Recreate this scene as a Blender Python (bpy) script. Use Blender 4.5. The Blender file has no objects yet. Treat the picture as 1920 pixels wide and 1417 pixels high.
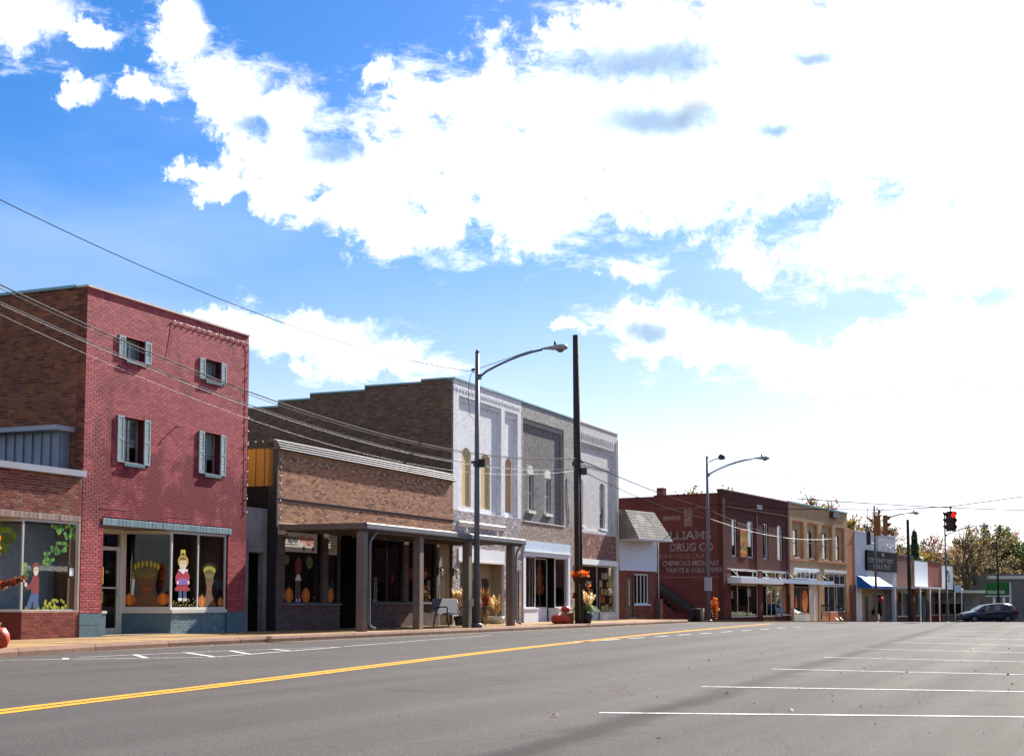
import bpy, math, random
from mathutils import Vector, Matrix
R = math.radians
rnd = random.Random(7)
sc = bpy.context.scene
col = sc.collection

# ------------------------------------------------------------------ camera
cam_d = bpy.data.cameras.new('camera'); cam = bpy.data.objects.new('camera', cam_d); col.objects.link(cam)
cam.location = (0, 0, 1.05); cam.rotation_euler = (R(90 + 4.8), 0, 0)
cam_d.sensor_width = 36; cam_d.lens = 36 * 2621 / 1920
cam_d.shift_y = 0.1048; cam_d.clip_end = 6000; cam_d.clip_start = 0.1
sc.camera = cam
# ------------------------------------------------------------------ light
SUN_AZ, SUN_EL = R(32.5), R(35)            # azimuth from +Y towards +X
sd = bpy.data.lights.new('sun', 'SUN'); sd.energy = 5.0; sd.angle = R(0.53); sd.color = (1.0, 0.95, 0.87)
sun = bpy.data.objects.new('sun', sd); col.objects.link(sun)
to_sun = Vector((math.sin(SUN_AZ) * math.cos(SUN_EL), math.cos(SUN_AZ) * math.cos(SUN_EL), math.sin(SUN_EL)))
sun.rotation_euler = to_sun.to_track_quat('Z', 'Y').to_euler(); sun.location = (40, 60, 60)

def build_world():
    w = bpy.data.worlds.new('World'); sc.world = w; w.use_nodes = True
    nt = w.node_tree; nt.nodes.clear(); L = nt.links.new
    def nn(t, **k):
        n = nt.nodes.new(t)
        for a, v in k.items(): setattr(n, a, v)
        return n
    def math_(op, a, b=None, c=None, clamp=False):
        n = nn('ShaderNodeMath', operation=op, use_clamp=clamp)
        for i, v in enumerate((a, b, c)):
            if v is None: continue
            if isinstance(v, (int, float)): n.inputs[i].default_value = v
            else: L(v, n.inputs[i])
        return n.outputs[0]
    sky = nn('ShaderNodeTexSky', sky_type='NISHITA', sun_disc=False, sun_elevation=SUN_EL, sun_rotation=SUN_AZ,
             air_density=1.0, dust_density=.5, ozone_density=3.0, altitude=100)
    tc = nn('ShaderNodeTexCoord')
    sep = nn('ShaderNodeSeparateXYZ'); L(tc.outputs['Generated'], sep.inputs[0])
    az = math_('ARCTAN2', sep.outputs[0], sep.outputs[1])
    el = math_('ARCSINE', sep.outputs[2])
    # large clouds: centres (azimuth, elevation) and half sizes in radians
    C = [(-.352, .390, .034, .022), (-.302, .381, .020, .008), (-.308, .347, .013, .008), (-.266, .349, .022, .007),
         (-.240, .386, .016, .018), (-.210, .358, .030, .018), (-.214, .290, .022, .009), (-.180, .336, .040, .020),
         (-.155, .308, .045, .022), (-.095, .300, .060, .022), (-.078, .345, .016, .024), (-.115, .276, .050, .012),
         (-.030, .310, .085, .040), (-.075, .262, .040, .014), (.000, .282, .060, .026), (.060, .330, .100, .050),
         (-.020, .352, .050, .016), (.080, .392, .055, .026), (.160, .360, .120, .060), (.270, .375, .130, .060),
         (.330, .320, .120, .060), (.110, .292, .070, .030), (.200, .315, .120, .035), (.290, .244, .100, .024),
         (.370, .250, .100, .040), (-.165, .187, .062, .013), (-.105, .173, .040, .010), (.083, .236, .022, .009),
         (.103, .196, .038, .016), (.160, .180, .040, .012), (.040, .198, .012, .005), (.240, .165, .070, .018),
         (.340, .180, .080, .026), (.30, .12, .09, .02)]
    cmb = nn('ShaderNodeCombineXYZ'); L(az, cmb.inputs[0]); L(el, cmb.inputs[1])
    nz = nn('ShaderNodeTexNoise', noise_dimensions='2D'); nz.inputs['Scale'].default_value = 26; nz.inputs['Detail'].default_value = 10
    nz.inputs['Roughness'].default_value = .66; nz.inputs['Distortion'].default_value = .0
    L(cmb.outputs[0], nz.inputs['Vector'])
    wv = nn('ShaderNodeVectorMath', operation='MULTIPLY_ADD'); wv.inputs[1].default_value = (.060, .044, 0)
    L(nz.outputs['Color'], wv.inputs[0])
    off = nn('ShaderNodeVectorMath', operation='ADD'); L(cmb.outputs[0], off.inputs[0]); off.inputs[1].default_value = (-.030, -.022, 0)
    L(off.outputs[0], wv.inputs[2])
    acc = None
    for (a0, e0, sa, se) in C:
        s = nn('ShaderNodeVectorMath', operation='SUBTRACT'); L(wv.outputs[0], s.inputs[0]); s.inputs[1].default_value = (a0, e0, 0)
        d = nn('ShaderNodeVectorMath', operation='DIVIDE'); L(s.outputs[0], d.inputs[0]); d.inputs[1].default_value = (sa, se, 1)
        ln = nn('ShaderNodeVectorMath', operation='LENGTH'); L(d.outputs[0], ln.inputs[0])
        v = math_('SUBTRACT', 1.45, ln.outputs['Value'])
        acc = v if acc is None else math_('SMOOTH_MAX', acc, v, .15)
    # the rest of the sky carries the same broken cloud
    n2 = nn('ShaderNodeTexNoise'); n2.inputs['Scale'].default_value = 2.6; n2.inputs['Detail'].default_value = 9; n2.inputs['Roughness'].default_value = .58
    mp = nn('ShaderNodeMapping'); mp.inputs['Scale'].default_value = (1, 1, 2.6); L(tc.outputs['Generated'], mp.inputs[0]); L(mp.outputs[0], n2.inputs['Vector'])
    rest = math_('MULTIPLY_ADD', n2.outputs['Fac'], 6.0, -3.1)
    far = math_('GREATER_THAN', math_('ABSOLUTE', az), .52)
    hi = math_('GREATER_THAN', el, .52)
    use = math_('MAXIMUM', far, hi)
    fld = nn('ShaderNodeMix', data_type='FLOAT'); L(use, fld.inputs[0]); L(acc, fld.inputs[2]); L(rest, fld.inputs[3])
    fin = math_('MULTIPLY_ADD', math_('SUBTRACT', nz.outputs['Fac'], .5), 3.0, fld.outputs[0])
    mr = nn('ShaderNodeMapRange', interpolation_type='SMOOTHSTEP'); L(fin, mr.inputs[0]); mr.inputs[1].default_value = .02; mr.inputs[2].default_value = .95
    above = math_('GREATER_THAN', el, .005)
    # thin torn veil round the cloud edges and drifting haze
    n4 = nn('ShaderNodeTexNoise', noise_dimensions='2D'); n4.inputs['Scale'].default_value = 34; n4.inputs['Detail'].default_value = 9; n4.inputs['Roughness'].default_value = .7; n4.inputs['Distortion'].default_value = 0.
    m4 = nn('ShaderNodeMapping'); m4.inputs['Rotation'].default_value = (0, 0, R(28)); m4.inputs['Scale'].default_value = (.45, 1.5, 1); L(cmb.outputs[0], m4.inputs[0]); L(m4.outputs[0], n4.inputs['Vector'])
    wf = math_('MULTIPLY_ADD', math_('SUBTRACT', n4.outputs['Fac'], .5), 4.2, math_('MULTIPLY', fld.outputs[0], .8))
    mw = nn('ShaderNodeMapRange', interpolation_type='SMOOTHSTEP'); L(wf, mw.inputs[0]); mw.inputs[1].default_value = -.15; mw.inputs[2].default_value = 1.5; mw.inputs[4].default_value = .8
    n5 = nn('ShaderNodeTexNoise', noise_dimensions='2D'); n5.inputs['Scale'].default_value = 5; n5.inputs['Detail'].default_value = 4; L(m4.outputs[0], n5.inputs['Vector'])
    mh = nn('ShaderNodeMapRange', interpolation_type='SMOOTHSTEP'); L(n5.outputs['Fac'], mh.inputs[0]); mh.inputs[1].default_value = .42; mh.inputs[2].default_value = .75; mh.inputs[4].default_value = .12
    mask = math_('MULTIPLY', math_('MULTIPLY', math_('MAXIMUM', math_('MAXIMUM', mr.outputs[0], mw.outputs[0]), mh.outputs[0]), .96), above)
    # cloud brightness: thicker parts a little greyer
    n3 = nn('ShaderNodeTexNoise', noise_dimensions='2D'); n3.inputs['Scale'].default_value = 11; n3.inputs['Detail'].default_value = 5
    L(cmb.outputs[0], n3.inputs['Vector'])
    cr = nn('ShaderNodeMapRange'); L(n3.outputs['Fac'], cr.inputs[0]); cr.inputs[1].default_value = .30; cr.inputs[2].default_value = .40
    cr.inputs[3].default_value = CLOUD * .72; cr.inputs[4].default_value = CLOUD
    # shaded cloud bases
    dk = None
    hw_ = nn('ShaderNodeMix', data_type='VECTOR'); hw_.inputs[0].default_value = .55; L(cmb.outputs[0], hw_.inputs[4]); L(wv.outputs[0], hw_.inputs[5])
    for (a0, e0, sa, se) in [(.095, .376, .055, .013), (.105, .338, .048, .013), (.098, .193, .016, .008), (-.130, .316, .022, .009), (.220, .374, .018, .006), (-.19, .33, .013, .006), (.19, .327, .016, .005)]:
        s = nn('ShaderNodeVectorMath', operation='SUBTRACT'); L(hw_.outputs[1], s.inputs[0]); s.inputs[1].default_value = (a0, e0, 0)
        d = nn('ShaderNodeVectorMath', operation='DIVIDE'); L(s.outputs[0], d.inputs[0]); d.inputs[1].default_value = (sa, se, 1)
        ln = nn('ShaderNodeVectorMath', operation='LENGTH'); L(d.outputs[0], ln.inputs[0])
        v = math_('SUBTRACT', 1.5, ln.outputs['Value']); dk = v if dk is None else math_('SMOOTH_MAX', dk, v, .2)
    dm = nn('ShaderNodeMapRange', interpolation_type='SMOOTHSTEP'); L(dk, dm.inputs[0]); dm.inputs[1].default_value = -.2; dm.inputs[2].default_value = 1.3; dm.inputs[3].default_value = 1.; dm.inputs[4].default_value = .52
    d2 = math_('MULTIPLY_ADD', dm.outputs[0], 1.0, -.02); crv = math_('MULTIPLY', cr.outputs[0], d2); tint = math_('MULTIPLY_ADD', dm.outputs[0], .98, .02)
    cc = nn('ShaderNodeCombineColor')
    L(math_('MULTIPLY', crv, tint), cc.inputs[0]); L(math_('MULTIPLY', crv, math_('MULTIPLY_ADD', tint, .55, .45)), cc.inputs[1]); L(crv, cc.inputs[2])
    mx = nn('ShaderNodeMix', data_type='RGBA'); hs = nn('ShaderNodeHueSaturation'); se_ = nn('ShaderNodeMapRange'); L(el, se_.inputs[0]); se_.inputs[1].default_value = .06; se_.inputs[2].default_value = .27; se_.inputs[3].default_value = .80; se_.inputs[4].default_value = 1.42; L(se_.outputs[0], hs.inputs['Saturation']); hs.inputs['Value'].default_value = 1.15; L(sky.outputs[0], hs.inputs['Color'])
    tn = nn('ShaderNodeMix', data_type='RGBA', blend_type='MULTIPLY'); tn.inputs[0].default_value = 1.; tn.inputs[7].default_value = (1., .94, 1.08, 1); L(hs.outputs[0], tn.inputs[6])
    L(mask, mx.inputs[0]); L(tn.outputs[2], mx.inputs[6]); L(cc.outputs[0], mx.inputs[7])
    bg = nn('ShaderNodeBackground'); bg.inputs[1].default_value = SKY; L(mx.outputs[2], bg.inputs[0])
    out = nn('ShaderNodeOutputWorld'); L(bg.outputs[0], out.inputs[0])
SKY = 0.049; CLOUD = 14.5
build_world()
vs = sc.view_settings
vs.view_transform = 'Standard'; vs.look = 'None'; vs.gamma = 1; vs.use_curve_mapping = False; vs.exposure = 1.38
sc.cycles.max_bounces = 6; sc.cycles.transparent_max_bounces = 12; sc.cycles.caustics_reflective = False; sc.cycles.caustics_refractive = False

# ------------------------------------------------------------------ frames: x along a facade, y into the building, z up
class Frame:
    def __init__(s, o, ang):
        s.o = Vector((o[0], o[1], 0)); s.ang = ang
        s.u = Vector((math.cos(ang), math.sin(ang), 0)); s.i = Vector((-math.sin(ang), math.cos(ang), 0))
    def w(s, a, y, z=0.0): return s.o + s.u * a + s.i * y + Vector((0, 0, z))
FA = Frame((-11.06, 36.5), R(66.933))
oS = FA.w(43.05, 0); FS = Frame((oS.x, oS.y), FA.ang - R(13))
FB = Frame((14.268, 95), R(60.467))
FW = Frame((0, 0), 0)

def ground_z(y):
    t = y - 74
    if t <= 0: return 0.0
    if t < 8: return -.0155 * t * t / 16
    return max(-.0155 * (t - 4), -1.55)

# ------------------------------------------------------------------ objects
OFF = {}
def thing(name, label, cat, fr, a=0., y=0., z=0., group=None, rot=0.):
    o = bpy.data.objects.new(name, None); col.objects.link(o); o.empty_display_size = .2
    p = fr.w(a, y, z); o.location = p; o.rotation_euler = (0, 0, fr.ang + rot)
    o['label'] = label; o['category'] = cat
    if group: o['group'] = group
    OFF[o.name] = Vector((a, y, z)) if rot == 0. else Vector((0, 0, 0))
    return o
def ident(name, label, cat, loc, rz=0., group=None):
    o = bpy.data.objects.new(name, None); col.objects.link(o); o.empty_display_size = .2
    o.location = loc; o.rotation_euler = (0, 0, rz); o['label'] = label; o['category'] = cat
    if group: o['group'] = group
    OFF[o.name] = Vector((0, 0, 0)); return o
def structure(o): o['kind'] = 'structure'; return o
def copy_tree(o, parent=None):
    c = o.copy(); col.objects.link(c)
    if parent is not None:
        c.parent = parent; c.matrix_parent_inverse = o.matrix_parent_inverse
    OFF[c.name] = OFF.get(o.name, Vector((0, 0, 0)))
    for ch in o.children: copy_tree(ch, c)
    return c

class MB:
    def __init__(s, xf=None): s.v = []; s.f = []; s.mi = []; s.mats = []; s.cur = 0; s.xf = xf; s.sm = []; s.smooth = False
    def m(s, mat):
        if mat not in s.mats: s.mats.append(mat)
        s.cur = s.mats.index(mat); return s
    def add(s, vs_, fs):
        b = len(s.v)
        s.v += [s.xf(*p) for p in vs_] if s.xf else [tuple(p) for p in vs_]
        for f in fs: s.f.append(tuple(b + i for i in f)); s.mi.append(s.cur); s.sm.append(s.smooth)
        return s
    def box(s, x0, x1, y0, y1, z0, z1):
        return s.add([(x0, y0, z0), (x1, y0, z0), (x1, y1, z0), (x0, y1, z0), (x0, y0, z1), (x1, y0, z1), (x1, y1, z1), (x0, y1, z1)],
                     [(0, 3, 2, 1), (4, 5, 6, 7), (0, 1, 5, 4), (1, 2, 6, 5), (2, 3, 7, 6), (3, 0, 4, 7)])
    def quad(s, *p): return s.add(p, [tuple(range(len(p)))])
    def prism(s, poly, y0, y1):            # polygon in xz, extruded along y
        n = len(poly); v = [(x, y0, z) for x, z in poly] + [(x, y1, z) for x, z in poly]
        return s.add(v, [tuple(range(n)), tuple(range(2 * n - 1, n - 1, -1))] + [(i, i + n, (i + 1) % n + n, (i + 1) % n) for i in range(n)])
    def prismx(s, poly, x0, x1):           # polygon in yz, extruded along x
        n = len(poly); v = [(x0, y, z) for y, z in poly] + [(x1, y, z) for y, z in poly]
        return s.add(v, [tuple(range(n)), tuple(range(2 * n - 1, n - 1, -1))] + [(i, i + n, (i + 1) % n + n, (i + 1) % n) for i in range(n)])
    def prismz(s, poly, z0, z1):
        n = len(poly); v = [(x, y, z0) for x, y in poly] + [(x, y, z1) for x, y in poly]
        return s.add(v, [tuple(range(n - 1, -1, -1)), tuple(range(n, 2 * n))] + [(i, (i + 1) % n, (i + 1) % n + n, i + n) for i in range(n)])
    def flat(s, poly, y): return s.add([(x, y, z) for x, z in poly], [tuple(range(len(poly)))])
    def ell(s, cx, cz, rx, rz, y, n=14): return s.flat([(cx + rx * math.cos(t * 2 * math.pi / n), cz + rz * math.sin(t * 2 * math.pi / n)) for t in range(n)], y)
    def tube(s, pts, r, n=8, r1=None, cap=True):
        pts = [Vector(p) for p in pts]; k = len(pts); vs_ = []; old = s.smooth; s.smooth = True
        up = None
        for i, p in enumerate(pts):
            d = (pts[min(i + 1, k - 1)] - pts[max(i - 1, 0)]).normalized()
            if up is None: up = Vector((0, 0, 1)) if abs(d.z) < .95 else Vector((1, 0, 0))
            a = d.cross(up).normalized(); b = a.cross(d).normalized(); up = b
            rr = r if r1 is None else r + (r1 - r) * i / (k - 1)
            for j in range(n):
                t = 2 * math.pi * j / n; vs_.append(p + a * (rr * math.cos(t)) + b * (rr * math.sin(t)))
        fs = [(i * n + j, i * n + (j + 1) % n, (i + 1) * n + (j + 1) % n, (i + 1) * n + j) for i in range(k - 1) for j in range(n)]
        s.add(vs_, fs); s.smooth = old
        if cap:
            base = len(s.v) - k * n
            for f in (tuple(range(n - 1, -1, -1)), tuple(range((k - 1) * n, k * n))):
                s.f.append(tuple(base + i for i in f)); s.mi.append(s.cur); s.sm.append(False)
        return s
    def lathe(s, prof, n=16, c=(0, 0, 0), rib=0., nr=8, tilt=None):
        vs_ = []; old = s.smooth; s.smooth = True
        for r, z in prof:
            for j in range(n):
                t = 2 * math.pi * j / n; q = r * (1 + rib * abs(math.cos(t * nr / 2)) - rib)
                p = Vector((q * math.cos(t), q * math.sin(t), z))
                if tilt: p = tilt @ p
                vs_.append(Vector(c) + p)
        k = len(prof)
        fs = [(i * n + j, i * n + (j + 1) % n, (i + 1) * n + (j + 1) % n, (i + 1) * n + j) for i in range(k - 1) for j in range(n)]
        fs += [tuple(range(n - 1, -1, -1)), tuple(range((k - 1) * n, k * n))]
        s.add(vs_, fs); s.smooth = old; return s
    def ball(s, c, r, n=8, sz=1.): return s.lathe([(max(.001, r * math.sin(math.pi * i / 5)), -r * sz * math.cos(math.pi * i / 5)) for i in range(6)], n, c)
    def wall(s, u0, u1, v0, v1, y0, y1, holes=()):
        us = sorted({u0, u1} | {min(max(h[i], u0), u1) for h in holes for i in (0, 1)})
        vs_ = sorted({v0, v1} | {min(max(h[i], v0), v1) for h in holes for i in (2, 3)})
        def solid(i, j):
            if i < 0 or j < 0 or i >= len(us) - 1 or j >= len(vs_) - 1: return False
            cu, cv = (us[i] + us[i + 1]) / 2, (vs_[j] + vs_[j + 1]) / 2
            return not any(h[0] < cu < h[1] and h[2] < cv < h[3] for h in holes)
        for i in range(len(us) - 1):
            for j in range(len(vs_) - 1):
                if not solid(i, j): continue
                a, b, c, d = us[i], us[i + 1], vs_[j], vs_[j + 1]
                s.quad((a, y0, c), (b, y0, c), (b, y0, d), (a, y0, d)); s.quad((b, y1, c), (a, y1, c), (a, y1, d), (b, y1, d))
                if not solid(i - 1, j): s.quad((a, y1, c), (a, y0, c), (a, y0, d), (a, y1, d))
                if not solid(i + 1, j): s.quad((b, y0, c), (b, y1, c), (b, y1, d), (b, y0, d))
                if not solid(i, j - 1): s.quad((a, y0, c), (a, y1, c), (b, y1, c), (b, y0, c))
                if not solid(i, j + 1): s.quad((a, y0, d), (b, y0, d), (b, y1, d), (a, y1, d))
        return s
    def build(s, name, mat=None, parent=None, label=None, kind=None):
        me = bpy.data.meshes.new(name)
        o = bpy.data.objects.new(name, me); col.objects.link(o)
        off = Vector((0, 0, 0))
        if parent is not None:
            off = OFF[parent.name]; o.parent = parent
        OFF[o.name] = off
        ox, oy, oz = off
        me.from_pydata([(p[0] - ox, p[1] - oy, p[2] - oz) for p in s.v], [], s.f)
        for mt in (s.mats if mat is None else [mat]): me.materials.append(mt)
        if mat is None: me.polygons.foreach_set('material_index', s.mi)
        me.polygons.foreach_set('use_smooth', s.sm)
        me.update()
        if label: o['label'] = label
        if kind: o['kind'] = kind
        return o
def side_xf(xs): return lambda u, w, v: (xs + w, -u, v)      # u runs towards the street, w into the building

def text_mesh(body, size, mat, parent, name, place, shear=0., bold=0., sx=1., spacing=1.):
    cu = bpy.data.curves.new('t', 'FONT'); cu.body = body; cu.size = size; cu.shear = shear; cu.offset = bold
    cu.align_x = 'LEFT'; cu.resolution_u = 2; cu.space_character = spacing
    t = bpy.data.objects.new('t', cu); col.objects.link(t)
    bpy.context.view_layer.update()
    me = bpy.data.meshes.new_from_object(t.evaluated_get(bpy.context.evaluated_depsgraph_get()))
    off = OFF[parent.name]
    for v in me.vertices:
        p = Vector(place(v.co.x * sx, v.co.y)); v.co = p - off
    me.materials.clear(); me.materials.append(mat)
    bpy.data.objects.remove(t); bpy.data.curves.remove(cu)
    o = bpy.data.objects.new(name, me); col.objects.link(o); o.parent = parent; OFF[o.name] = off
    return o

# ------------------------------------------------------------------ materials
def lin(c):
    return tuple((x / 255 / 12.92 if x / 255 <= .04045 else ((x / 255 + .055) / 1.055) ** 2.4) for x in c)
class NB:
    def __init__(s, name):
        s.mat = bpy.data.materials.new(name); s.mat.use_nodes = True; s.nt = s.mat.node_tree
        s.bsdf = s.nt.nodes['Principled BSDF']; s.L = s.nt.links.new
        s.geo = s.new('ShaderNodeNewGeometry')
    def new(s, t, **k):
        n = s.nt.nodes.new(t)
        for a, v in k.items(): setattr(n, a, v)
        return n
    def noise(s, scale, detail=5, rough=.55, vec=None, stretch=None, dist=0.):
        n = s.new('ShaderNodeTexNoise'); n.inputs['Scale'].default_value = scale; n.inputs['Detail'].default_value = detail
        n.inputs['Roughness'].default_value = rough; n.inputs['Distortion'].default_value = dist
        v = vec or s.geo.outputs['Position']
        if stretch:
            mp = s.new('ShaderNodeMapping'); mp.inputs['Scale'].default_value = stretch; s.L(v, mp.inputs[0]); v = mp.outputs[0]
        s.L(v, n.inputs['Vector']); return n.outputs['Fac']
    def ramp(s, fac, stops):
        n = s.new('ShaderNodeValToRGB'); e = n.color_ramp.elements
        while len(e) < len(stops): e.new(.5)
        for i, (p, c) in enumerate(stops): e[i].position = p; e[i].color = (*c, 1) if not isinstance(c, (int, float)) else (c, c, c, 1)
        s.L(fac, n.inputs[0]); return n.outputs[0]
    def mix(s, fac, a, b, blend='MIX'):
        n = s.new('ShaderNodeMix', data_type='RGBA', blend_type=blend)
        for i, v in ((0, fac), (6, a), (7, b)):
            if isinstance(v, (int, float)): n.inputs[i].default_value = v
            elif isinstance(v, tuple): n.inputs[i].default_value = (*v, 1)
            else: s.L(v, n.inputs[i])
        return n.outputs[2]
    def mth(s, op, a, b=0., c=0.):
        n = s.new('ShaderNodeMath', operation=op)
        for i, v in enumerate((a, b, c)):
            if isinstance(v, (int, float)): n.inputs[i].default_value = v
            else: s.L(v, n.inputs[i])
        return n.outputs[0]
    def bump(s, h, strength=.3, dist=.01):
        n = s.new('ShaderNodeBump'); n.inputs['Strength'].default_value = strength; n.inputs['Distance'].default_value = dist
        s.L(h, n.inputs['Height']); s.L(n.outputs[0], s.bsdf.inputs['Normal'])
    def fin(s, colr, rough=.8, spec=.3, metal=0.):
        if isinstance(colr, tuple): s.bsdf.inputs['Base Color'].default_value = (*colr, 1)
        else: s.L(colr, s.bsdf.inputs['Base Color'])
        if isinstance(rough, (int, float)): s.bsdf.inputs['Roughness'].default_value = rough
        else: s.L(rough, s.bsdf.inputs['Roughness'])
        s.bsdf.inputs['Specular IOR Level'].default_value = spec; s.bsdf.inputs['Metallic'].default_value = metal
        return s.mat
MATS = {}
def sc3(c, k): return tuple(min(1., x * k) for x in c)
def M(name, c, rough=.75, var=.18, scale=5., big=.15, bump=.15, bscale=60., bdist=.004, spec=.3, metal=0., stain=None, stretch=None, objvar=0.):
    if name in MATS: return MATS[name]
    b = NB(name); c = lin(c)
    k = b.ramp(b.noise(scale, 6, .6, stretch=stretch), [(.3, sc3(c, 1 - var)), (.7, sc3(c, 1 + var))])
    if big: k = b.mix(big * 2.2, k, b.ramp(b.noise(scale * .13, 4), [(.35, .55), (.65, 1.)]), 'MULTIPLY')
    if stain:
        sc_, amount, sccol = stain
        k = b.mix(b.mth('MULTIPLY', b.ramp(b.noise(sc_, 6, .65), [(.48, 0.), (.66, 1.)]), amount), k, lin(sccol))
    if objvar: k = b.mix(1., k, b.ramp(b.new('ShaderNodeObjectInfo').outputs['Random'], [(0., 1. - objvar), (1., 1.)]), 'MULTIPLY')
    if bump: b.bump(b.noise(bscale, 4), bump, bdist)
    MATS[name] = b.fin(k, rough, spec, metal); return MATS[name]
def brick_mat(name, stops, stain=None, zband=None, rough=.85, var=.15, spec=.2, bump=.5):
    b = NB(name); oi = b.new('ShaderNodeObjectInfo')
    r = b.mth('FRACT', b.mth('ADD', b.geo.outputs['Random Per Island'], oi.outputs['Random']))
    n = len(stops); k = b.ramp(r, [(i / max(1, n - 1), lin(c)) for i, c in enumerate(stops)])
    k = b.mix(var * 2, k, b.ramp(b.noise(14, 6, .7), [(.3, .35), (.7, 1.)]), 'MULTIPLY')
    if stain:
        for sc_, lo, hi, amount, c in stain:
            k = b.mix(b.mth('MULTIPLY', b.ramp(b.noise(sc_, 7, .66, dist=.6), [(lo, 0.), (hi, 1.)]), amount), k, lin(c))
    if zband:                                             # grime that has run down a band of the wall
        zc, zw, lo, hi, amount, c = zband
        sp = b.new('ShaderNodeSeparateXYZ'); b.L(b.geo.outputs['Position'], sp.inputs[0])
        dz = b.mth('ABSOLUTE', b.mth('DIVIDE', b.mth('SUBTRACT', sp.outputs[2], zc), zw))
        f = b.mth('MULTIPLY_ADD', b.noise(1.4, 7, .68, dist=.5), 1., b.mth('MULTIPLY', dz, -.16))
        k = b.mix(b.mth('MULTIPLY', b.ramp(f, [(lo, 0.), (hi, 1.)]), amount), k, lin(c))
    b.bump(b.noise(90, 4), bump, .004)
    MATS[name] = b.fin(k, rough, spec); return MATS[name]
def wallbrick_mat(name, c1, c2, mortar, scale=1., rough=.9, stain=None, axis='x', fr=None):
    """brick pattern for walls too far off to tell the bricks apart"""
    b = NB(name); tc = b.new('ShaderNodeTexCoord'); sp = b.new('ShaderNodeSeparateXYZ'); b.L(tc.outputs['Object'], sp.inputs[0])
    cb = b.new('ShaderNodeCombineXYZ'); b.L(b.mth('ADD', sp.outputs[0], sp.outputs[1]), cb.inputs[0]); b.L(sp.outputs[2], cb.inputs[1])
    t = b.new('ShaderNodeTexBrick'); b.L(cb.outputs[0], t.inputs['Vector'])
    t.inputs['Scale'].default_value = 1.; t.inputs['Brick Width'].default_value = .22 * scale; t.inputs['Row Height'].default_value = .075 * scale
    t.inputs['Mortar Size'].default_value = .007; t.inputs['Bias'].default_value = 0.
    t.inputs['Color1'].default_value = (*lin(c1), 1); t.inputs['Color2'].default_value = (*lin(c2), 1); t.inputs['Mortar'].default_value = (*lin(mortar), 1)
    k = b.mix(.5, t.outputs['Color'], b.ramp(b.noise(1.3, 7, .65), [(.3, .5), (.7, 1.)]), 'MULTIPLY')
    if stain:
        for sc_, lo, hi, amount, c in stain:
            k = b.mix(b.mth('MULTIPLY', b.ramp(b.noise(sc_, 7, .66), [(lo, 0.), (hi, 1.)]), amount), k, lin(c))
    b.bump(t.outputs['Fac'], -.4, .006)
    MATS[name] = b.fin(k, rough, .2); return MATS[name]
def glass_mat(name, tint=.55, refl=1.0):
    m = bpy.data.materials.new(name); m.use_nodes = True; nt = m.node_tree; nt.nodes.clear()
    o = nt.nodes.new('ShaderNodeOutputMaterial'); mx = nt.nodes.new('ShaderNodeMixShader'); tr = nt.nodes.new('ShaderNodeBsdfTransparent')
    gl = nt.nodes.new('ShaderNodeBsdfGlossy'); fr = nt.nodes.new('ShaderNodeFresnel'); mu = nt.nodes.new('ShaderNodeMath')
    nz = nt.nodes.new('ShaderNodeTexNoise'); nz.inputs['Scale'].default_value = 1.3; bp = nt.nodes.new('ShaderNodeBump'); bp.inputs['Strength'].default_value = .06
    bp.inputs['Distance'].default_value = .02
    bf = nt.nodes.new('ShaderNodeNewGeometry'); ir = nt.nodes.new('ShaderNodeMapRange'); ir.inputs[3].default_value = 1.5; ir.inputs[4].default_value = 1 / 1.5
    nt.links.new(bf.outputs['Backfacing'], ir.inputs[0]); nt.links.new(ir.outputs[0], fr.inputs[0]); mu.operation = 'MULTIPLY'; mu.inputs[1].default_value = refl; mu.use_clamp = True
    tr.inputs[0].default_value = (tint, tint * 1.02, tint, 1); gl.inputs['Roughness'].default_value = .015
    L = nt.links.new; L(nz.outputs[0], bp.inputs['Height']); L(bp.outputs[0], gl.inputs['Normal'])
    L(fr.outputs[0], mu.inputs[0]); L(mu.outputs[0], mx.inputs[0]); L(tr.outputs[0], mx.inputs[1]); L(gl.outputs[0], mx.inputs[2]); L(mx.outputs[0], o.inputs[0])
    MATS[name] = m; return m
GLASS = glass_mat('window_glass', .90, 1.3)
GLASS_D = glass_mat('shop_glass', .74, .9)
GLASS_R = glass_mat('bright_glass', .85, 2.2)
red_stain = [(.7, .53, .66, .8, (112, 30, 38)), (2.3, .57, .69, .6, (92, 26, 34))]
BR_RED = brick_mat('red_painted_brick', [(166, 66, 70), (186, 86, 88), (152, 56, 62), (176, 78, 80)], red_stain, zband=(4.0, 1.2, .32, .44, .9, (116, 20, 30)), rough=.6, var=.10, spec=.3)
M('red_mortar', (88, 32, 40), .9)
BR_SIDE = brick_mat('side_brick', [(114, 68, 52), (146, 88, 62), (124, 74, 58), (88, 56, 50), (158, 98, 66)], [(.8, .52, .66, .55, (172, 106, 64)), (1.6, .54, .68, .7, (72, 52, 48))], var=.2)
M('side_mortar', (158, 122, 98), .95)
BR_LOW = brick_mat('weathered_brick', [(120, 56, 46), (150, 80, 62), (104, 48, 42), (170, 104, 84), (92, 46, 44)], [(2.0, .55, .68, .5, (150, 128, 112)), (1.1, .58, .72, .6, (70, 44, 42))], var=.2)
M('pale_mortar', (176, 152, 134), .95)
BR_BASE = brick_mat('base_brick', [(128, 62, 52), (146, 78, 64), (110, 50, 46), (136, 70, 58)], None, var=.15)
BR_TEAL = brick_mat('teal_painted_brick', [(104, 132, 140), (120, 146, 152), (94, 120, 130)], [(4, .52, .66, .35, (168, 182, 184))], rough=.55, var=.1, spec=.35)
M('teal_paint', (84, 112, 122), .6, .15, 4)
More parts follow.
